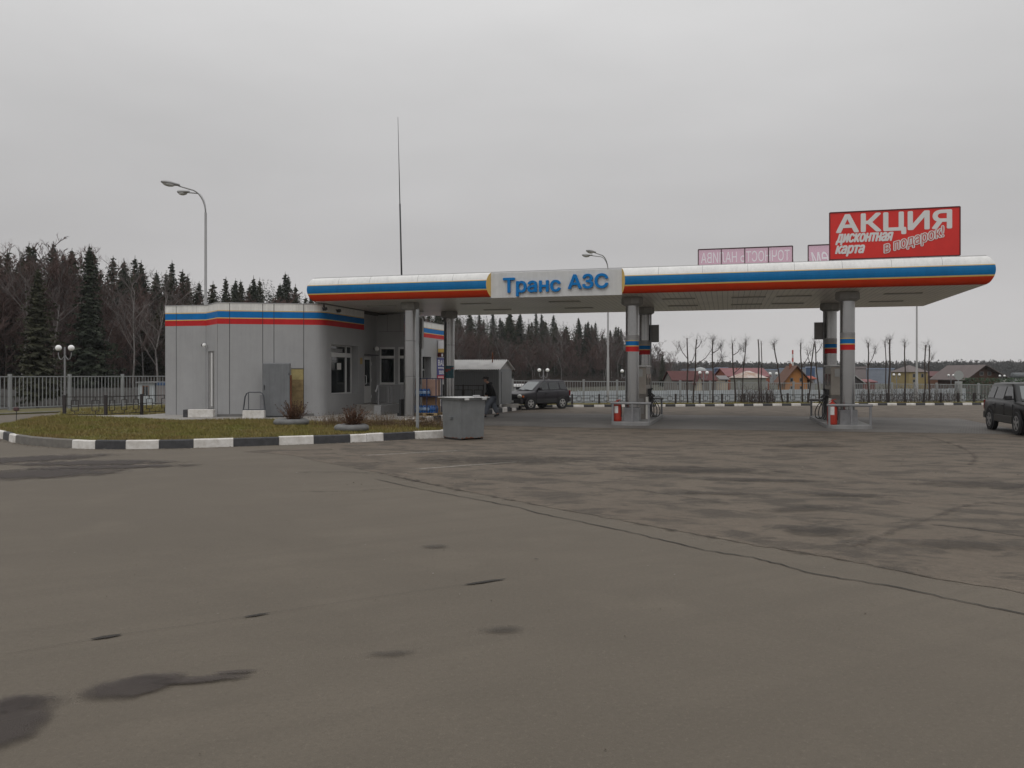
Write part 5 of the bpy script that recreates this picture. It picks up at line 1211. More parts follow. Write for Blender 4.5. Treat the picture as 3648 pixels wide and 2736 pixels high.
# ------------------------------------------------------------------ cars
m_headl = M('headlamp_glass', (.50, .50, .46), .15, var=0); m_plate = M('number_plate', (.6, .6, .58), .5, var=0); m_orange = M('indicator', (.55, .13, .02), .25, var=0); m_redl = M('tail_lamp', (.20, .012, .012), .25, var=0)
m_cglass = M('car_glass', (.02, .024, .026), .05, var=0, spec=.8); m_wscr = M('windscreen_glass', (.11, .125, .125), .06, var=0, spec=.9); m_alloy = M('alloy', (.50, .50, .49), .3, metal=.7, var=0)
def car(name, label, P, heading, paint, trim, st_, gh, wb, tr, wr, wheels_alloy, sidewins, group=None, spare=False):
    """x forward, y left. st_: stations (x, z bottom, z top, half width); gh: belt and roof of the cabin."""
    s = thing(name, label, 'car', P, math.atan2(heading[1], heading[0]), group)
    b = MB(); vs = []; n = 0
    for (x, zb, zt, hw) in st_:
        half = [(hw*.86, zb), (hw*.96, zb+.07), (hw*.985, zb+.22), (hw, zb+(zt-zb)*.55), (hw*.985, zt-.14), (hw*.95, zt-.05), (hw*.84, zt), (hw*.4, zt+.018)]
        ring = half+[(-y, z) for y, z in reversed(half)]; n = len(ring); vs += [(x, y, z) for y, z in ring]
    k = len(st_); fs = [(i*n+j, i*n+(j+1) % n, (i+1)*n+(j+1) % n, (i+1)*n+j) for i in range(k-1) for j in range(n)]+[tuple(range(n)), tuple(reversed([(k-1)*n+j for j in range(n)]))]
    b.add(vs, fs); body = b.build('body', paint, s, smooth='auto', bevel=.03)
    xf0, xr0, xf1, xr1, zb, zr, h0, h1 = gh
    def cab(t): return (xf0+(xf1-xf0)*t, xr0+(xr1-xr0)*t, zb+(zr-zb)*t, h0+(h1-h0)*t)
    c = MB(); vs = []; lv = [(0, 1.0, -.03), (1, 1.0, 0), (1, .93, .035), (1, .6, .058)]; rn = 0
    for t, kx, dz in lv:
        xf, xr, z, h = cab(t); cxm = (xf+xr)/2; xf, xr = cxm+(xf-cxm)*(.5+.5*kx), cxm+(xr-cxm)*(.5+.5*kx); h = h*kx; r_ = .10
        ring = [(xf, h-r_*1.4), (xf-r_, h), (xr+r_*.8, h), (xr, h-r_), (xr, -h+r_), (xr+r_*.8, -h), (xf-r_, -h), (xf, -h+r_*1.4)]; rn = len(ring); vs += [(x, y, z+dz) for x, y in ring]
    fs = [(i*rn+j, i*rn+(j+1) % rn, (i+1)*rn+(j+1) % rn, (i+1)*rn+j) for i in range(len(lv)-1) for j in range(rn)]+[tuple((len(lv)-1)*rn+j for j in range(rn))]
    c.add(vs, fs); c.build('cabin', paint, s, smooth='auto', bevel=.035)
    def sp(x0, x1, t, sd):                      # point on the cabin side: x between bottom and top
        _, _, z, h = cab(t); x = x0+(x1-x0)*t; return (x, sd*(h+.009), z)
    for sd in (-1, 1):
        for (a0, a1, b0, b1, t0, t1) in sidewins:     # front edge x at belt/roof, rear edge x at belt/roof
            MB().quad(sp(a0, a1, t0, sd), sp(b0, b1, t0, sd), sp(b0, b1, t1, sd), sp(a0, a1, t1, sd)).build('side_window', m_cglass, s)
    for front in (True, False):
        q = []
        for t, sgn in ((.06, 1), (.06, -1), (.93, -1), (.93, 1)):
            xf, xr, z, h = cab(t); x = (xf+.012) if front else (xr-.012); q.append((x, sgn*(h-.17), z+.0))
        MB().quad(*q).build('windscreen' if front else 'rear_window', m_wscr if front else m_cglass, s)
    wp = MB(); xf, xr, z, h = cab(.07)
    for y in (.35, -.25): wp.bar((xf+.03, y, z+.0), (xf+.0, y-.42, z+.05), .02)
    wp.build('wiper', m_black, s)
    for xw in (wb/2, -wb/2):
        for sd in (1, -1):
            w = MB(); y = sd*(tr/2); w.lathe([(wr*.62, -.10), (wr*.93, -.105), (wr, -.07), (wr, .07), (wr*.93, .105), (wr*.62, .10)], 26, (0, 0, 0), axis='Y')
            wo = w.build('wheel', m_rubber, s, smooth='auto'); wo.location = (xw, y, wr)
            rm_ = MB(); yo = sd*.085
            rm_.lathe([(wr*.64, yo-.02*sd), (wr*.64, yo+.018*sd), (wr*.56, yo+.02*sd), (wr*.54, yo-.03*sd)], 26, axis='Y')
            for k in range(5):
                a = R(90+72*k); rm_.bar((.05*math.cos(a), yo+.012*sd, .05*math.sin(a)), (wr*.58*math.cos(a), yo+.012*sd, wr*.58*math.sin(a)), .03, wr*.19)
            rm_.lathe([(.0, yo+.03*sd), (.06, yo+.028*sd), (.065, yo)], 14, axis='Y'); rm_.build('rim', m_alloy if wheels_alloy else m_dsilver, wo, smooth='auto'); MB().lathe([(0, yo-.032*sd), (wr*.60, yo-.034*sd), (wr*.60, yo-.036*sd)], 22, axis='Y').build('brake_disc', m_dark, wo)
            hwid = next(hw for (x, _, _, hw) in st_ if abs(x) < .2)
            ar = MB(); ar.lathe([(0, 0), (wr*1.20, 0), (wr*1.20, .006)], 28, (xw, sd*(hwid-.004) if sd > 0 else -hwid-.002, wr+.03), axis='Y'); ar.build('wheel_arch', m_black, s)
    hwid = max(hw for (_, _, _, hw) in st_); xF, xB = st_[-1][0], st_[0][0]
    cl = MB()
    for sd in (1, -1): cl.bb(-wb/2+wr*1.22, wb/2-wr*1.22, sd*(hwid-.01), sd*(hwid+.012), .36, .60)
    cl.build('side_cladding', trim, s, bevel=.01)
    bp = MB(); bp.bb(xF-.16, xF+.05, -hwid*.95, hwid*.95, .34, .60); bp.build('front_bumper', trim, s, bevel=.04); MB().bb(xB-.06, xB+.16, -hwid*.95, hwid*.95, .40, .66).build('rear_bumper', trim, s, bevel=.04)
    MB().bb(xF-.02, xF+.018, -.42, .42, .66, .82).build('grille', m_black, s, bevel=.01); MB().bb(xF+.052, xF+.058, -.26, .26, .42, .53).build('number_plate', m_plate, s)
    for sd in (1, -1):
        hl_ = MB(); hl_.X = Matrix.Translation((xF-.07, sd*(hwid-.26), .76)) @ Matrix.Rotation(-sd*.35, 4, 'Z'); hl_.sphere((0, 0, 0), .23, 14, 8, sc=(.5, 1.05, .50)); hl_.build('headlight', m_headl, s, smooth=True)
        MB().bb(xF-.20, xF-.08, sd*(hwid-.06), sd*(hwid-.0), .70, .80).build('indicator', m_orange, s, bevel=.01)
        mr_ = MB(); mr_.bb(xf0-.42, xf0-.26, sd*(h0+.03), sd*(h0+.24), zb+.04, zb+.19); mr_.bb(xf0-.38, xf0-.3, sd*(h0-.05), sd*(h0+.05), zb+.05, zb+.1); mr_.build('mirror', m_black, s, bevel=.03)
        MB().bb(xB-.008, xB+.06, sd*(hwid-.22), sd*(hwid-.05), .74, 1.05).build('tail_light', m_redl, s, bevel=.01)
        for x in (.0, -.95): MB().bb(x-.10, x+.06, sd*(hwid-.005), sd*(hwid+.018), .90, .935).build('door_handle', m_black, s, bevel=.006)
        for x in (wb/2-.42, .12, -.82): MB().bb(x-.006, x+.006, sd*(hwid-.03), sd*(hwid+.002), .45, zb-.1).build('door_gap', m_black, s)
    if spare: return s
    rr_ = MB()
    for sd in (1, -1): rr_.tube([(xf1-.15, sd*(h1-.06), zr+.02), (xf1-.25, sd*(h1-.05), zr+.075), (xr1+.25, sd*(h1-.05), zr+.075), (xr1+.12, sd*(h1-.06), zr+.02)], .016, 6)
    rr_.build('roof_rail', m_dark, s, smooth=True)
    return s
m_car1 = M('car_paint_dark', (.014, .012, .017), .36, var=.05, spec=.45); m_car2 = M('car_paint_black', (.007, .008, .008), .32, var=.05, spec=.45); m_trim = M('bumper_grey', (.03, .03, .032), .6)
m_trim2 = M('trim_brownish', (.05, .047, .042), .5)
h = Vector((-.76, -.65, 0)); lf_ = Vector((.65, -.76, 0)); cpos = Vector((1.40, 46.35, .0))
car('parked_suv', 'dark small off road car parked before the bar fence beside the grey shed', cpos, h, m_car1, m_trim,
    [(-1.93, .42, .98, .74), (-1.86, .36, 1.06, .83), (-1.2, .30, 1.10, .885), (0, .30, 1.09, .885), (.72, .30, 1.06, .885), (1.2, .30, 1.00, .87), (1.70, .32, .93, .82), (1.90, .36, .86, .74)],
    (.92, -1.86, .12, -1.66, 1.06, 1.60, .80, .64), 2.45, 1.61, .345, True, [(.70, .12, -.22, -.22, .1, .88), (-.30, -.30, -1.08, -1.02, .1, .88), (-1.18, -1.12, -1.72, -1.55, .14, .84)])
hm_ = Vector((-.25, -.968, 0)); rt = Vector((-.968, .25, 0)); rear = Vector((17.28, 28.9, 0)); wbase = 2.72
c2 = rear+hm_*(wbase/2)-rt*.76
car('moving_suv', 'black off road car at the right edge, driving toward the viewer', c2, hm_, m_car2, m_trim2,
    [(-2.25, .46, 1.05, .76), (-2.15, .38, 1.10, .84), (-1.3, .32, 1.13, .885), (0, .32, 1.12, .885), (.8, .32, 1.10, .885), (1.36, .32, 1.07, .875), (1.9, .36, 1.02, .84), (2.2, .42, .96, .78)],
    (1.05, -2.12, .28, -1.90, 1.09, 1.64, .80, .64), wbase, 1.62, .385, False, [(.82, .26, -.16, -.16, .1, .88), (-.26, -.26, -1.16, -1.10, .1, .88), (-1.28, -1.22, -1.96, -1.78, .12, .86)], spare=True)

# ------------------------------------------------------------------ concrete panel fences beyond the bar fence
m_cp = M('concrete_panel', (.40, .43, .45), .85, var=.10, scale=.8)
def panel_fence(name, a, b, H, label, step=2.6, mat=m_cp):
    s = thing(name, label, 'fence', a); d = b-a; n = int(d.length/step)
    for k in range(n):
        p, q = d*(k/n), d*((k+1)/n); u = d.normalized(); m = MB(); zj = .04*math.sin(k*2.1); m.bar(p+u*.06+Vector((0, 0, H/2+zj)), q-u*.06+Vector((0, 0, H/2+zj)), .08, H)
        for z in (.35, .7): m.bar(p+u*.06+Vector((.02, -.05, H*z)), q-u*.06+Vector((.02, -.05, H*z)), .06, .08)
        m.build('panel', mat, s); MB().box(p+Vector((0, 0, H/2)), (.14, .16, H+.12), rz=math.atan2(d.y, d.x)).build('post', mat, s)
    return s
panel_fence('concrete_fence', Vector((at(1800, 80).x, 80, -1.7)), Vector((at(3440, 100).x, 100, -1.75)), 1.95, 'long pale grey concrete panel fence beyond the bar fence')
panel_fence('concrete_fence', Vector((-62, 70, -1.7)), Vector((-25, 84, -1.7)), 2.35, 'grey concrete panel fence behind the left bar fence, before the forest', mat=M('concrete_dull', (.13, .125, .12), .9, var=.2))

# ------------------------------------------------------------------ houses
m_hw = {}
def hm_at(name, col, **k): return M('house_'+name, col, .85, var=.10, scale=.6, **k)
m_win = M('house_window', (.03, .033, .036), .2, var=0)
def house(name, label, cat, px0, px1, Y, ye, yr, kind, wall, roof, depth=8.0, wins=(), over=.3, base=-1.75, chim=None, apex=None, ridge_in=None):
    """px0..px1: wall ends at distance Y; ye/yr: rows of eaves and ridge in the photo."""
    x0, x1 = at(px0, Y).x, at(px1, Y).x; w = x1-x0; zE, zR = zat(ye, Y)-base, zat(yr, Y if kind == 'front' else Y+depth/2)-base
    s = thing(name, label, cat, Vector((x0, Y, base)))
    wl2 = MB(); wl2.bb(0, w, 0, depth, 0, zE); ax = w/2 if apex is None else at(apex, Y).x-x0
    if kind == 'front': wl2.add([(0, 0, zE), (w, 0, zE), (ax, 0, zR-.05), (0, depth, zE), (w, depth, zE), (ax, depth, zR-.05)], [(0, 1, 2), (5, 4, 3)])
    if kind == 'side': wl2.add([(0, 0, zE), (0, depth, zE), (0, depth/2, zR-.05), (w, 0, zE), (w, depth, zE), (w, depth/2, zR-.05)], [(1, 0, 2), (3, 4, 5)])
    wo = wl2.build('wall', wall, s); r = MB(); t = .14; o = over
    def slab(a, b, c, d_):
        a, b, c, d_ = (Vector(q) for q in (a, b, c, d_)); n = Vector((0, 0, t)); v = [a, b, c, d_, a+n, b+n, c+n, d_+n]; r.add(v, [(3, 2, 1, 0), (4, 5, 6, 7), (0, 1, 5, 4), (1, 2, 6, 5), (2, 3, 7, 6), (3, 0, 4, 7)])
    if kind == 'front':
        for xe, sg in ((0, -1), (w, 1)):
            k = (zR-zE)/max(.1, abs(xe-ax)); slab((xe+sg*o, -o, zE-k*o), (ax, -o, zR), (ax, depth+o, zR), (xe+sg*o, depth+o, zE-k*o))
    elif kind == 'side':
        for ye_, sg in ((0, -1), (depth, 1)):
            k = (zR-zE)/(depth/2); slab((-o, ye_+sg*o, zE-k*o), (w+o, ye_+sg*o, zE-k*o), (w+o, depth/2, zR), (-o, depth/2, zR))
    elif kind == 'hip':
        ri = (w*.38 if ridge_in is None else ridge_in); v = [(-o, -o, zE), (w+o, -o, zE), (w+o, depth+o, zE), (-o, depth+o, zE), (ri, depth/2, zR), (w-ri, depth/2, zR)]; r.add(v, [(0, 1, 5, 4), (1, 2, 5), (2, 3, 4, 5), (3, 0, 4), (3, 2, 1, 0)])
    elif kind == 'flat': r.bb(-.15, w+.15, -.15, depth+.15, zE, zE+.35)
    ro = r.build('roof', roof, s)
    for (a, b, ya, yb) in wins:
        xa, xb = at(a, Y).x-x0, at(b, Y).x-x0; za, zb = zat(yb, Y)-base, zat(ya, Y)-base
        g = MB().quad((xa, -.03, za), (xb, -.03, za), (xb, -.03, zb), (xa, -.03, zb)).build('window', m_win, s); f = MB(); fw = .10
        for x in (xa, xb): f.bb(x-fw/2, x+fw/2, -.06, -.005, za, zb)
        for z in (za, zb): f.bb(xa, xb, -.058, -.004, z-fw/2, z+fw/2)
        f.build('frame', hm_at('frame', (.20, .19, .18)), g)
    if chim:
        xa, xb, yt = chim; xa, xb = at(xa, Y).x-x0, at(xb, Y).x-x0; MB().bb(xa, xb, depth*.4, depth*.4+(xb-xa), zE, zat(yt, Y)-base).build('chimney', hm_at('brick', (.22, .075, .04)), ro)
    return s
W_ = hm_at
house('house', 'house with long dark red roof left of the far red roofs', 'house', 2398, 2552, 150, 1355, 1324, 'side', W_('grey_brown', (.17, .155, .14)), W_('maroon', (.075, .020, .018)), 9, [(2410, 2418, 1362, 1372), (2440, 2448, 1362, 1372), (2500, 2508, 1362, 1372)])
house('house_porch', 'cream gabled porch before the dark red roofed house', 'building', 2484, 2500, 146, 1358, 1340, 'front', W_('cream', (.40, .35, .28)), W_('maroon', (.075, .020, .018)), 3)
house('long_house', 'long building with faded pinkish red roof and brick red wall', 'house', 2592, 2742, 170, 1341, 1313, 'side', W_('brick_red', (.24, .07, .035)), W_('faded_red', (.20, .085, .088)), 11, [(2603, 2614, 1350, 1362), (2630, 2642, 1350, 1362), (2660, 2670, 1350, 1362)], chim=(2643, 2647, 1310))
house('annex', 'cream annex with sloping roof left of the pinkish roofed building', 'building', 2568, 2594, 165, 1352, 1340, 'side', W_('cream', (.40, .35, .28)), W_('grey_roof', (.18, .17, .17)), 6, [(2584, 2591, 1350, 1360)])
house('hip_roof_building', 'low grey building with rusty white hip roof behind the bare trees', 'building', 2648, 2730, 120, 1346, 1321, 'hip', W_('pale_green_grey', (.25, .25, .22)), M('rusty_white_roof', (.52, .50, .48), .7, col2=(.26, .13, .07), scale=.7), 7, ridge_in=1.5)
house('orange_house', 'tall orange house with brown gable roof and red chimney', 'house', 2798, 2876, 140, 1350, 1305, 'front', W_('orange', (.44, .19, .055)), W_('brown_roof', (.12, .06, .04)), 4, [(2815, 2825, 1347, 1360), (2849, 2859, 1347, 1360), (2815, 2825, 1376, 1386), (2849, 2859, 1376, 1386)], over=.8, chim=(2825, 2833, 1296), apex=2835)
house('small_house', 'tiny house with orange red roof right of the orange house', 'house', 2884, 2902, 140, 1350, 1342, 'side', W_('grey_wall', (.26, .26, .26)), W_('orange_red', (.30, .07, .04)), 4)
house('factory_hall', 'long grey factory hall with blue stripes far behind the red roofs', 'building', 2480, 2600, 330, 1316, 1314, 'flat', W_('pale_blue_grey', (.30, .32, .36)), W_('pale_blue', (.26, .32, .44)), 30)
house('factory_hall', 'grey factory hall far behind between pinkish roof and orange house', 'building', 2738, 2830, 330, 1318, 1314, 'flat', W_('hall_grey', (.29, .30, .31)), W_('pale_blue', (.26, .32, .44)), 30)
house('factory_hall', 'pale factory hall with blue panel right of the orange house', 'building', 2868, 2962, 300, 1313, 1311, 'flat', W_('pale_blue_grey', (.30, .32, .36)), W_('pale_blue', (.26, .32, .44)), 30)
house('factory_hall', 'blue grey factory hall right of the right pump columns', 'building', 3095, 3185, 300, 1315, 1313, 'flat', W_('blue_grey_wall', (.20, .225, .27)), W_('pale_blue', (.26, .32, .44)), 25)
def blue_bay(px0, px1, Y, y0, y1, label):
    s = thing('blue_tower', label, 'building', Vector((at(px0, Y).x, Y, -1.75))); w = at(px1, Y).x-at(px0, Y).x
    MB().bb(0, w, 0, 6, 0, zat(y0, Y)+1.75).build('wall', W_('blue', (.045, .085, .17)), s); MB().bb(-.2, w+.2, -.2, 6.2, zat(y0, Y)+1.76, zat(y0, Y)+2.2).build('roof', W_('pale_blue', (.26, .32, .44)), s)
blue_bay(2558, 2570, 315, 1313, 1345, 'left narrow blue tower on the far factory'); blue_bay(2580, 2592, 315, 1313, 1345, 'right narrow blue tower on the far factory, by the pinkish roof'); blue_bay(2893, 2903, 292, 1310, 1340, 'narrow blue tower right of the orange house')
house('grey_house', 'grey pinkish plain building just right of the right column', 'building', 3036, 3086, 170, 1312, 1308, 'flat', W_('pink_grey', (.24, .21, .21)), W_('pink_grey', (.24, .21, .21)), 10)
house('dark_shed', 'dark shed with pale edged sloping roof by the right column', 'shed', 3028, 3074, 125, 1362, 1336, 'front', W_('dark_boards', (.05, .045, .045)), W_('pale_edge', (.38, .38, .37)), 5, apex=3040)
house('red_shed', 'low faded red shed behind the fence right of the right column', 'shed', 3082, 3118, 130, 1362, 1354, 'side', W_('faded_red_wall', (.20, .065, .055)), W_('faded_red', (.20, .085, .088)), 5)
house('yellow_house', 'yellow house with grey brown hip roof', 'house', 3240, 3305, 165, 1325, 1301, 'hip', W_('yellow', (.32, .25, .11)), W_('grey_brown_roof', (.14, .115, .11)), 8, [(3252, 3260, 1332, 1344), (3282, 3290, 1332, 1344), (3252, 3260, 1352, 1362)], ridge_in=1.7)
house('red_roof_barn', 'long low building with dull red roof right of the yellow house', 'building', 3308, 3405, 175, 1340, 1325, 'side', W_('rust_brown', (.13, .06, .035)), W_('dull_red', (.11, .045, .046)), 9)
house('brown_gable_house', 'large brown house with broad pitched roof near the right edge', 'house', 3452, 3564, 150, 1338, 1302, 'front', W_('dark_brown', (.085, .045, .03)), W_('mauve_roof', (.125, .10, .095)), 11, [(3490, 3503, 1325, 1337), (3518, 3530, 1325, 1337)], over=1.2, apex=3500)
tk = thing('storage_tank', 'pale grey horizontal tank far right behind the hedge', 'tank', Vector((at(3630, 150).x, 150, zat(1338, 150)))); t_ = MB(); t_.lathe([(0, -1.4), (.4, -1.35), (.54, -1.25), (.55, 0), (.55, 1.25), (.4, 1.35), (0, 1.4)], 20, axis='X'); t_.build('shell', W_('tank', (.13, .14, .145)), tk, smooth='auto'); MB().bb(-1.6, 1.6, -.5, .5, -3.4, -.6).build('cradle', W_('tank_base', (.2, .2, .2)), tk)
si = thing('silo', 'grey domed silo above the far dark red roof', 'silo', Vector((at(2495, 310).x, 310, -1.75))); MB().lathe([(2.6, 0), (2.6, 4.6), (2.3, 5.4), (1.5, 6.1), (0, 6.5)], 24).build('tank', W_('silo', (.33, .345, .35)), si, smooth='auto')
MB().bb(-.3, .3, -2.7, -2.55, 0, 5).build('ladder', W_('tank_base', (.2, .2, .2)), si)
ch = thing('striped_chimney', 'thin red and white striped chimney far behind the orange house', 'chimney', Vector((at(2824, 420).x, 420, -1.75))); zt_ = zat(1247, 420)+1.75
for k in range(8): MB().lathe([(.55-.02*k, zt_*k/8), (.53-.02*k, zt_*(k+1)/8-.01)], 14).build('ring', W_('chimney_red', (.42, .06, .04)) if k % 2 else W_('chimney_white', (.52, .50, .48)), ch, smooth='auto')
wsd = thing('white_shed', 'long low white roofed shed behind the bar fence left of the dark car', 'shed', Vector((at(1822, 76).x, 76, -1.75))); MB().bb(0, 3.0, 0, 3, 0, 2.55).build('wall', W_('white_shed', (.38, .39, .40)), wsd); MB().bb(-.1, 3.1, -.2, 3.1, 2.56, 2.78).build('roof', M('roof_white', (.8, .8, .8), .5, var=.03), wsd); wv = MB(); [wv.bb(.2+k*.45, .24+k*.45, -.02, -.001, .1, 2.5) for k in range(7)]; wv.build('wall_ribs', W_('grey_wall', (.26, .26, .26)), wsd)
hut = thing('hut', 'small white hut with brown framed window behind the left fence', 'hut', Vector((at(492, 70).x, 70, -1.75))); MB().bb(0, 1.45, 0, 2.5, 0, 2.95).build('wall', W_('hut_white', (.42, .45, .46)), hut); MB().bb(-.15, 1.6, -.2, 2.7, 2.96, 3.08).build('roof', W_('tank_base', (.2, .2, .2)), hut); g_ = MB().bb(.42, .92, -.03, -.005, 1.9, 2.7).build('window', m_win, hut); f_ = MB(); [f_.bb(x-.05, x+.05, -.06, -.031, 1.85, 2.75) for x in (.42, .92)]; f_.bb(.42, .92, -.058, -.031, 2.65, 2.75); f_.build('frame', W_('wood_brown', (.15, .07, .035)), g_)
trl = thing('grey_trailer', 'low grey trailer with blue top strip beside the white hut', 'trailer', Vector((at(556, 70).x, 70, -1.75))); MB().bb(0, 1.6, 0, 2.2, .3, 2.75).build('body', W_('trailer', (.21, .19, .185)), trl); MB().bb(-.02, 1.62, -.02, 2.22, 2.76, 3.0).build('top_strip', W_('blue', (.045, .085, .17)), trl); MB().bb(.2, 1.4, .2, 2.0, 0, .29).build('chassis', m_dark, trl)
rs_ = thing('road_sign', 'large grey back of a round topped road sign before the brown house', 'road sign', Vector((at(3414, 72).x, 72, -1.7))); 
MB().tube([(0, 0, 0), (0, 0, 3.9)], .06, 8).build('post', m_fence, rs_, smooth='auto'); MB().lathe([(0, 0), (.42, 0), (.42, .04), (0, .04)], 26, (0, -.1, zat(1337, 72)+1.7), axis='Y').build('round_plate', M('sign_back_grey', (.30, .31, .31), .6, var=.05), rs_); MB().bb(-.35, .30, -.1, -.06, 1.4, 3.05).build('board', M('sign_back_grey', (.30, .31, .31), .6, var=.05), rs_)
hd = MB(); rnd = random.Random(21)
for k in range(3800):
    c = Vector((at(rnd.uniform(3430, 3760), 110).x, 110+rnd.uniform(-.7, .7), rnd.uniform(-1.7, zat(1346, 110)))); d = Vector((rnd.gauss(0, 1), rnd.gauss(0, 1), rnd.gauss(0, 1))).normalized()*.13; e = d.orthogonal().normalized()*.10
    hd.quad(c-d, c-e, c+d, c+e)
hg = thing('hedge', 'dark green clipped hedge before the brown house at far right', 'hedge', Vector((0, 0, 0))); hd.build('foliage', M('hedge_green', (.028, .050, .022), .9, var=.3, scale=2), hg); hs_ = MB(); [hs_.tube([(at(3430+k*22, 110).x, 110, -1.75), (at(3430+k*22, 110).x, 110, 0)], .05, 5) for k in range(15)]; hs_.build('stems', m_dark, hg)

# ------------------------------------------------------------------ trees
m_bark = M('bark', (.055, .042, .036), .95, var=.25, scale=5); m_twig = M('twigs', (.052, .038, .034), .95, var=.15); m_birch = M('birch_bark', (.26, .245, .235), .9, col2=(.10, .09, .085), scale=3, stretch=(1, 1, .6)); m_btwig = M('birch_twigs', (.115, .098, .092), .95, var=.15)
m_sp = M('spruce_needles', (.033, .042, .021), .95, col2=(.020, .027, .016), scale=.5); m_sp2 = M('spruce_needles_olive', (.052, .052, .026), .95, col2=(.030, .033, .019), scale=.6)
m_brn = M('thicket_twigs', (.084, .052, .044), .95, var=.2, scale=.4)
def spruce(H, Rb, seed, mat, name='spruce_tree', label='', P=(0, 0, 0), group=None, bare=.08):
    rnd = random.Random(seed); s = thing(name, label, 'tree', P, 0, group)
    MB().tube([(0, 0, 0), (0, 0, H*.5), (0, 0, H)], [.2, .12, .015], 7).build('trunk', m_bark, s, smooth=True)
    m = MB(); nb = int(H*17)
    for k in range(nb):
        t = ((k+rnd.random())/nb)**1.12*.985; z = H*bare+H*(1-bare)*t+rnd.gauss(0, .12); a = k*2.39996+rnd.gauss(0, .35)
        L = (Rb*min((1-t)**.72, 1.75*(1-t))*(.6+.4*min(1, t/.10))*(1+.12*math.sin(7*t+seed))+.10)*rnd.uniform(.55, 1.12); dr = rnd.uniform(.12, .5)*(1-.7*t); dx, dy = math.cos(a), math.sin(a); px_, py_ = -dy, dx; ns = max(2, int(L/.36))
        for q in range(ns):
            u = (q+.5+rnd.uniform(-.35, .35))/ns; r_ = L*u; zz = z-dr*L*u+.26*L*max(0, u-.6)+rnd.gauss(0, .05); wd = (.26+.46*(1-u)*min(1, L/1.4))*rnd.uniform(.65, 1.3)*(.5+.5*(1-t)**.6); hg_ = rnd.uniform(.2, .6)*(.45+.55*(1-t))
            c = Vector((dx*r_, dy*r_, zz)); f = Vector((dx, dy, -dr))*(.12+.16*(1-t)); sd = Vector((px_, py_, rnd.gauss(0, .15)))*wd
            m.add([c-sd*.5-f*.6, c+f*1.2+Vector((0, 0, -.06)), c+sd*.5-f*.6], [(0, 1, 2)])
            o = Vector((px_, py_, 0))*rnd.uniform(-.6, .6)*wd; m.add([c+o-Vector((dx, dy, 0))*.2, c+o+Vector((dx, dy, 0))*.2, c+o+Vector((rnd.gauss(0, .08), rnd.gauss(0, .08), -hg_))], [(0, 1, 2)])
            if q < ns*.75: m.add([c+sd*.4, c+sd*1.0+f*.7+Vector((0, 0, -.14)), c+sd*.15+f], [(0, 1, 2)]); m.add([c-sd*.4, c-sd*1.0+f*.7+Vector((0, 0, -.14)), c-sd*.15+f], [(0, 1, 2)])
    for k in range(int(H*34)):                  # inner boughs near the trunk
        t = rnd.random()*.97; z = H*bare+H*(1-bare)*t; rr_ = (Rb*min((1-t)**.72, 1.75*(1-t))*.55+.03)*rnd.random()**.6; a = rnd.uniform(0, 6.283); c = Vector((rr_*math.cos(a), rr_*math.sin(a), z)); w2 = (.16+.5*(1-t))*rnd.uniform(.6, 1.2); d = Vector((math.cos(a), math.sin(a), -.5)); sd = Vector((-d.y, d.x, rnd.gauss(0, .2)))*w2
        m.add([c-sd, c+sd, c+d*w2*1.1], [(0, 1, 2)]); m.add([c-sd*.6+Vector((0, 0, .1)), c+sd*.6, c+Vector((0, 0, -w2*1.2))], [(0, 1, 2)])
    for k in range(16):                         # the leading shoot
        z = H*(.955+.055*k/16); a = rnd.uniform(0, 6.283); w2 = .05+.16*(1-k/16); d = Vector((math.cos(a), math.sin(a), .5)); m.add([Vector((-d.y*.03, d.x*.03, z)), Vector((d.y*.03, -d.x*.03, z+.1)), Vector((0, 0, z))+d*w2], [(0, 1, 2)])
    m.tube([(0, 0, H*.95), (0, 0, H*1.012)], [.035, .01], 4)
    m.build('crown', mat, s); return s
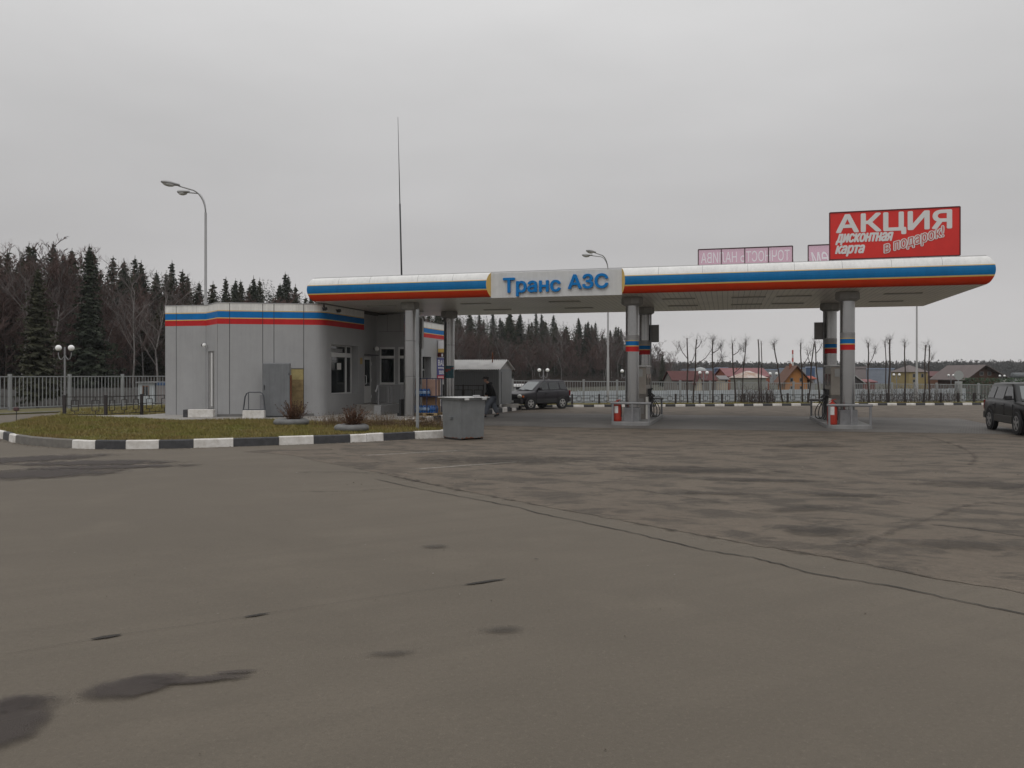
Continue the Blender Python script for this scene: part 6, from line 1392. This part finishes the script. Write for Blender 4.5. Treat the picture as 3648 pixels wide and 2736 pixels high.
def bare_tree(H, spread, seed, mb_, mt_, name='bare_tree', label='', P=(0, 0, 0), group=None, fork=.35, tw=.014, ntw=1.0, r0=.13, up=.55):
    rnd = random.Random(seed); s = thing(name, label, 'tree', P, 0, group); tk = MB(); cr = MB(); ends = []
    def limb(p, d, L, r, lvl):
        n = 4 if lvl < 2 else 3; pts = [Vector(p)]; dd = Vector(d).normalized()
        for k in range(n):
            dd = (dd+Vector((rnd.gauss(0, .10), rnd.gauss(0, .10), .05+rnd.gauss(0, .06)))).normalized(); pts.append(pts[-1]+dd*L/n)
        (tk if lvl == 0 else cr).tube(pts, [r*(1-.75*k/n) for k in range(n+1)], 6 if lvl == 0 else 4 if lvl == 1 else 3, caps=False)
        if lvl >= 3: return
        nb = (11, 7, 6)[lvl]; nb = int(nb*(ntw if lvl else 1))
        for k in range(nb):
            t = fork+(1-fork)*(k+rnd.random())/nb if lvl == 0 else rnd.uniform(.2, 1); i = min(n-1, int(t*n)); q = pts[i].lerp(pts[i+1], t*n-i); a = rnd.uniform(0, 6.283)
            out = Vector((math.cos(a), math.sin(a), 0)); nd_ = (dd*up+out*spread*(1.0 if lvl == 0 else .8)+Vector((0, 0, .25))).normalized(); LL = L*(.42 if lvl == 0 else .5)*rnd.uniform(.6, 1.2)*(1-.45*t if lvl == 0 else 1)
            if lvl == 2:
                e = q+nd_*LL*.9; sd = nd_.orthogonal().normalized()*tw; cr.add([q-sd, q+sd, e], [(0, 1, 2)]); 
                for _ in range(2):
                    g = q.lerp(e, rnd.uniform(.2, .8)); h_ = g+(nd_+Vector((rnd.gauss(0, .5), rnd.gauss(0, .5), rnd.gauss(0, .4)))).normalized()*LL*.5; cr.add([g-sd*.8, g+sd*.8, h_], [(0, 1, 2)])
            else: limb(q, nd_, LL, r*(.42 if lvl == 0 else .5), lvl+1)
    limb((0, 0, 0), (rnd.gauss(0, .05), rnd.gauss(0, .05), 1), H, r0, 0)
    tk.build('trunk', mb_, s, smooth=True); cr.build('crown', mt_, s); return s
GS, GB, GW = 'dark spruces of the forest', 'leafless brown trees at the forest edge', 'leafless birches in the forest'
sp_lab = 'dark green spruce standing in the forest beyond the fences'; br_lab = 'leafless brown tree at the edge of the spruce forest'; bi_lab = 'leafless birch with pale trunk among the forest trees'
EDGE = [Vector(p) for p in ((-72, 83), (-58, 92), (-48, 118), (-40, 140), (11.5, 225), (37.6, 268), (62, 300))]
ED = resample([Vector((p.x, p.y, 0)) for p in EDGE], 1.0); CUM = [0]
for p in ED[1:]: CUM.append(CUM[-1]+1/(60+p.y))          # nearer stretches of the edge get more trees
def edge_pt(t, back):
    w = t*CUM[-1]; i = min(len(ED)-2, max(0, next((k for k, c in enumerate(CUM) if c >= w), len(ED)-1)-1)); d = (ED[i+1]-ED[i]).normalized(); return ED[i].lerp(ED[i+1], (w-CUM[i])/max(1e-9, CUM[i+1]-CUM[i]))+Vector((-d.y, d.x, 0))*back
protoS = [spruce(18, 3.7, 1, m_sp, label=sp_lab, group=GS), spruce(20, 3.6, 2, m_sp, label=sp_lab, group=GS), spruce(15, 3.4, 3, m_sp2, label=sp_lab, group=GS), spruce(17, 3.8, 4, m_sp2, label=sp_lab, group=GS, bare=.14)]
protoB = [bare_tree(11, .85, 11, m_bark, m_brn, label=br_lab, group=GB, tw=.030), bare_tree(9, .9, 12, m_bark, m_brn, label=br_lab, group=GB, fork=.2, tw=.030), bare_tree(12.5, .7, 13, m_bark, m_brn, label=br_lab, group=GB, tw=.030)]
protoW = [bare_tree(15, .6, 14, m_birch, m_btwig, name='birch_tree', label=bi_lab, group=GW, fork=.45, r0=.14, tw=.016), bare_tree(13, .7, 15, m_birch, m_btwig, name='birch_tree', label=bi_lab, group=GW, fork=.35, r0=.12, tw=.016)]
rnd = random.Random(77); kids = children_map()
SKY = [(-900, 800), (-400, 840), (0, 905), (120, 880), (310, 895), (450, 930), (600, 940), (690, 985), (820, 1000), (960, 968), (1090, 1030), (1250, 1060), (1600, 1098), (1800, 1115), (1967, 1128), (2050, 1138), (2140, 1153), (2220, 1163), (2300, 1195), (2380, 1212), (2430, 1250), (2480, 1288), (2800, 1300)]
def top_height(p):
    """Height the forest reaches here above its ground."""
    px = p.x/p.y*F+CX; px = min(max(px, SKY[0][0]), SKY[-1][0]-1); i = max(k for k in range(len(SKY)-1) if SKY[k][0] <= px); (a0, y0), (a1, y1) = SKY[i], SKY[i+1]
    return 1.03*max(4.0, zat(y0+(y1-y0)*(px-a0)/(a1-a0), p.y)+1.75)
HT = {}
def scatter(protos, hts, n, back, sz, tmax=1.0, cap=30):
    used = [0]*len(protos)
    for k in range(n):
        t = tmax*(k+rnd.random())/n; i = rnd.randrange(len(protos)); b = rnd.uniform(*back); p = edge_pt(t, b)
        f = min(cap, top_height(p)*rnd.uniform(*sz))/hts[i]; loc = Vector((p.x, p.y, -1.75)); rz = rnd.uniform(0, 6.28); w = rnd.uniform(.9, 1.2)*min(1.25, max(.75, 1/f)**.3); sc_ = (f*w, f*w, f)
        if not used[i] and protos[i].location.length < .01: protos[i].location = loc; protos[i].rotation_euler.z = rz; protos[i].scale = sc_; used[i] = 1
        else: dup(protos[i], loc, rz, scale=sc_, kids=kids)
hS, hB, hW = (18, 20, 15, 17), (12.5, 10.5, 14), (16.5, 14.5)
hs_t = lambda t: 1.0
scatter(protoS, hS, 85, (4, 10), (.35, .75)); scatter(protoS, hS, 100, (9, 20), (.66, .98)); scatter(protoS, hS, 110, (14, 30), (.86, 1.03), tmax=.99)
scatter(protoB, hB, 145, (-4, 6), (.38, .74)); scatter(protoB, hB, 110, (4, 20), (.55, .86)); scatter(protoB, hB, 40, (1, 9), (.72, .98), tmax=.20)
scatter(protoW, hW, 60, (-3, 9), (.5, .8))
# the depth of the forest behind the rows one can tell apart
fd = MB(); r2 = random.Random(91)
for k in range(950):
    t = (k+r2.random())/950; p = edge_pt(t*.985, r2.uniform(14, 55)); H = top_height(p)*r2.uniform(.80, .95); b = Vector((p.x, p.y, -1.75))
    for q in range(150):
        u = r2.random()**.85; z = H*(.03+.95*u); rr_ = 3.6*min((1-u)**.75, 1.6*(1-u))+.03; a = r2.uniform(0, 6.283); r_ = rr_*math.sqrt(r2.random()); d = Vector((math.cos(a), math.sin(a), -.5)); sd = Vector((-d.y, d.x, r2.gauss(0, .2)))*(.09+.72*(1-u)); c = b+Vector((d.x*r_, d.y*r_, z)); fd.add([c-sd, c+sd, c+d*(.2+.9*(1-u))], [(0, 1, 2)])
o = fd.build('forest_depths', m_sp); o['kind'] = 'stuff'
# single trees that stand out
def one(proto, px, Y, f, label, rz=0.0):
    o = dup(proto, Vector((at(px, Y).x, Y, -1.75)), rz, label=label, scale=f, kids=kids)
    if 'group' in o: del o['group']
    return o
one(protoS[3], 135, 72, .78, 'broad dark spruce nearest behind the left fence', 1.0)
one(protoS[0], 318, 96, 1.06, 'tallest pointed spruce on the left skyline', 2.0)
one(protoW[0], 478, 76, .78, 'pale forked birch just left of the station building', .7); one(protoW[1], 555, 80, .95, 'pale birch partly behind the left end of the building', 2.2)
one(protoW[0], 60, 82, .90, 'tall bare crown rising above the left forest skyline', 3.1)
one(protoS[2], 2360, 230, .62, 'last small spruce at the right end of the forest', .3); one(protoW[1], 2393, 225, .88, 'thin bare tree rising at the right end of the forest', 1.2)
# brushwood under the forest edge
bw_ = MB(); rnd = random.Random(31)
for k in range(16000):
    t = rnd.random(); p = edge_pt(t, rnd.uniform(-7, 8)); h_ = rnd.uniform(.8, 4.2); d = Vector((rnd.gauss(0, .25)*h_, rnd.gauss(0, .25)*h_, h_)); b = Vector((p.x, p.y, -1.75)); w2 = .03
    bw_.add([b+Vector((-w2, 0, 0)), b+Vector((w2, 0, 0)), b+d], [(0, 1, 2)])
    for q in range(2):
        g = b+d*rnd.uniform(.3, .9); e = g+Vector((rnd.gauss(0, .5), rnd.gauss(0, .5), rnd.uniform(.2, .9))); bw_.add([g+Vector((-w2, 0, 0)), g+Vector((w2, 0, 0)), e], [(0, 1, 2)])
o = bw_.build('brushwood', M('brushwood', (.052, .038, .031), .95, var=.25, scale=.1)); o['kind'] = 'stuff'

# pollarded trees in a row by the far fence
m_pol = M('pollard_bark', (.050, .038, .033), .95, var=.2); m_ptw = M('pollard_twigs', (.062, .046, .042), .95, var=.2)
def pollard(px, ytop, lean, forks, tw, label, seed, r=.075, Y=None, side=0.0):
    rnd = random.Random(seed); k = min(kp, key=lambda q: abs(q.x/q.y*F+CX-px)); Yp = (Y or k.y+3.6+rnd.uniform(-.5, .9)); P = Vector((at(px, Yp).x, Yp, .02)); H = zat(ytop, Yp)
    s = thing('pollarded_tree', label, 'tree', P, 0, 'row of pollarded bare trees by the far fence')
    def pth(t): return Vector((lean*t+.03*math.sin(9*t+seed), 0, H*t))
    MB().tube([pth(i/6) for i in range(7)], [r*(1-.35*i/6) for i in range(7)], 8).build('trunk', m_pol, s, smooth=True)
    c = MB()
    def twig(p, d, L, w):
        e = p+d*L; sd = d.orthogonal().normalized()*w; c.add([p-sd, p+sd, e], [(0, 1, 2)]); s2 = sd.cross(d).normalized()*w; c.add([p-s2, p+s2, e], [(0, 1, 2)])
        return e
    tops = [pth(1)]
    for (t, a, L, dx) in forks:
        p = pth(t); e = p+Vector((dx, rnd.uniform(-.2, .2), L)); c.tube([p, p.lerp(e, .5)+Vector((dx*.12, 0, -.05)), e], [r*.5, r*.42, r*.3], 5); tops.append(e)
        for q in range(int(tw*.3)):
            b = p.lerp(e, rnd.uniform(.35, 1)); twig(b, Vector((rnd.gauss(0, .6), rnd.gauss(0, .6), rnd.uniform(.1, 1))).normalized(), rnd.uniform(.15, .45), .006)
    for b in tops:
        for q in range(int(tw)):
            d = Vector((rnd.gauss(0, .45), rnd.gauss(0, .45), rnd.uniform(.3, 1))).normalized(); L = rnd.uniform(.2, .7); e = twig(b+Vector((rnd.gauss(0, .03), rnd.gauss(0, .03), rnd.uniform(-.45, 0))), d, L, .006)
            for w in range(2): twig(b.lerp(e, rnd.uniform(.3, .8)), (d+Vector((rnd.gauss(0, .5), rnd.gauss(0, .5), rnd.gauss(0, .4)))).normalized(), L*.5, .004)
    for q in range(int(tw*.8)):
        b = pth(rnd.uniform(.45, .98)); twig(b, Vector((rnd.gauss(0, 1), rnd.gauss(0, 1), rnd.uniform(-.1, .6))).normalized(), rnd.uniform(.12, .4), .006)
    if not c.v: twig(pth(.98), Vector((.3, 0, 1)), .2, .02)
    c.build('crown', m_ptw, s); return s
TR = [(2449, 1205, 0, [(.68, 0, 1.0, -.55), (.55, 0, 1.1, .50)], 9, 'leftmost pollarded tree, two side limbs spread in a V'), (2470, 1210, .22, [(.6, 0, 1.05, 1.05), (.85, 0, .5, .35)], 12, 'leaning pollarded tree with one long limb reaching right'),
    (2541, 1210, -.05, [(.78, 0, .55, .55), (.55, 0, .75, .55)], 46, 'pollarded tree with the bushiest round head of twigs'), (2621, 1224, -.25, [(.8, 0, .5, .55), (.5, 0, .9, .75)], 20, 'pollarded tree left of the rusty hip roof, leaning left at the top'),
    (2641, 1214, .30, [(.8, 0, .5, -.15)], 26, 'slim pollarded tree leaning right before the rusty hip roof'), (2705, 1210, -.06, [], 2, 'straight bare pole of a tree with cut flat top and no twigs'), (2712, 1216, .02, [], 3, 'thinner pole like trunk close right of the bare cut pole'),
    (2789, 1224, -.60, [], 34, 'pollarded tree leaning strongly left before the orange house'), (2860, 1222, -.15, [(.6, 0, 1.1, .55)], 14, 'pollarded tree standing before the orange gable'), (2880, 1225, .35, [(.62, 0, 1.1, -.3)], 12, 'pollarded tree right of the orange gable, leaning right'),
    (2920, 1217, -.35, [(.8, 0, .7, .4)], 12, 'pollarded tree just left of the right pump columns'), (3093, 1222, .0, [(.62, 0, 1.2, .5)], 26, 'forked pollarded tree just right of the right pump columns'), (3158, 1217, -.08, [], 20, 'thin pollarded trunk of the close pair right of the pumps'),
    (3166, 1210, .10, [], 34, 'thicker pollarded trunk of the close pair right of the pumps'), (3225, 1222, -.03, [], 24, 'pollarded tree between the close pair and the tall lamp pole'), (3294, 1230, .05, [], 20, 'pollarded tree right of the tall lamp pole, before the yellow house'), (3310, 1232, .0, [(.7, 0, .5, .3)], 16, 'rightmost pollarded tree, before the yellow house')]
for k, (px, yt, ln, fk_, tw, lab) in enumerate(TR): pollard(px, yt, ln, fk_, tw, lab, 40+k, r=(.072 if 'thicker' in lab else .042 if 'thin' in lab or 'slim' in lab else .056))
# thin dark saplings and shrubs by the low fence
sb = MB(); rnd = random.Random(8)
for (px0, px1, n) in ((2630, 2760, 260), (3060, 3420, 420)):
    for k in range(n):
        px = rnd.uniform(px0, px1); q = min(kp, key=lambda w: abs(w.x/w.y*F+CX-px)); Yp = q.y+rnd.uniform(1.8, 4); b = Vector((at(px, Yp).x, Yp, .08)); h_ = rnd.uniform(.4, 1.3); d = Vector((rnd.gauss(0, .2), rnd.gauss(0, .2), h_)); sb.add([b+Vector((-.009, 0, 0)), b+Vector((.009, 0, 0)), b+d], [(0, 1, 2)])
        for w in range(3):
            g = b+d*rnd.uniform(.3, .95); e = g+Vector((rnd.gauss(0, .15), rnd.gauss(0, .15), rnd.uniform(.05, .3))); sb.add([g+Vector((-.007, 0, 0)), g+Vector((.007, 0, 0)), e], [(0, 1, 2)])
o = sb.build('bare_shrubs', m_ptw); o['kind'] = 'stuff'

# far wooded ridge (reads as one mass)
fw = MB(); rnd = random.Random(13)
for k in range(5200):
    Yf = rnd.uniform(560, 700); X_ = rnd.uniform(30, 520)*Yf/600; hh = rnd.uniform(11.0, 13.2)*(1+.05*math.sin(X_*.021)+.035*math.sin(X_*.083))*(Yf/620)+(1.3 if rnd.random() < .12 else 0); r_ = rnd.uniform(1.6, 3.2); con = rnd.random() < .45
    for q in range(13):
        u = rnd.random(); z = hh*(.1+.9*u); rr_ = r_*((1-u)**.7 if con else math.sqrt(max(0, 1-(2*u-1)**2)))*rnd.random()**.5+.15; a = rnd.uniform(0, 6.283); c = Vector((X_+rr_*math.cos(a), Yf+rr_*math.sin(a), -2+z)); w2 = rnd.uniform(.5, 1.3)*(1.1-u*.6)
        fw.add([c+Vector((-w2, rnd.uniform(-.5, .5), rnd.uniform(-.8, 0))), c+Vector((w2, rnd.uniform(-.5, .5), rnd.uniform(-.8, 0))), c+Vector((rnd.uniform(-.3, .3), 0, rnd.uniform(.5, 1.1)))], [(0, 1, 2)])
o = fw.build('far_wood', M('far_wood', (.036, .040, .034), .95, col2=(.052, .043, .039), scale=.03)); o['kind'] = 'stuff'
# ------------------------------------------------------------------ haze: thin even air round the whole place
hz = MB().bb(-420, 620, -30, 900, -2.8, 26).build('haze', bpy.data.materials.new('haze')); hm2 = hz.data.materials[0]; hm2.use_nodes = True; nt = hm2.node_tree
for n in list(nt.nodes):
    if n.type != 'OUTPUT_MATERIAL': nt.nodes.remove(n)
pv = nt.nodes.new('ShaderNodeVolumePrincipled'); pv.inputs['Color'].default_value = (.93, .95, 1.0, 1); pv.inputs['Density'].default_value = .00016; pv.inputs['Anisotropy'].default_value = .2
nt.links.new(pv.outputs[0], nt.nodes['Material Output'].inputs['Volume']); hz['kind'] = 'stuff'
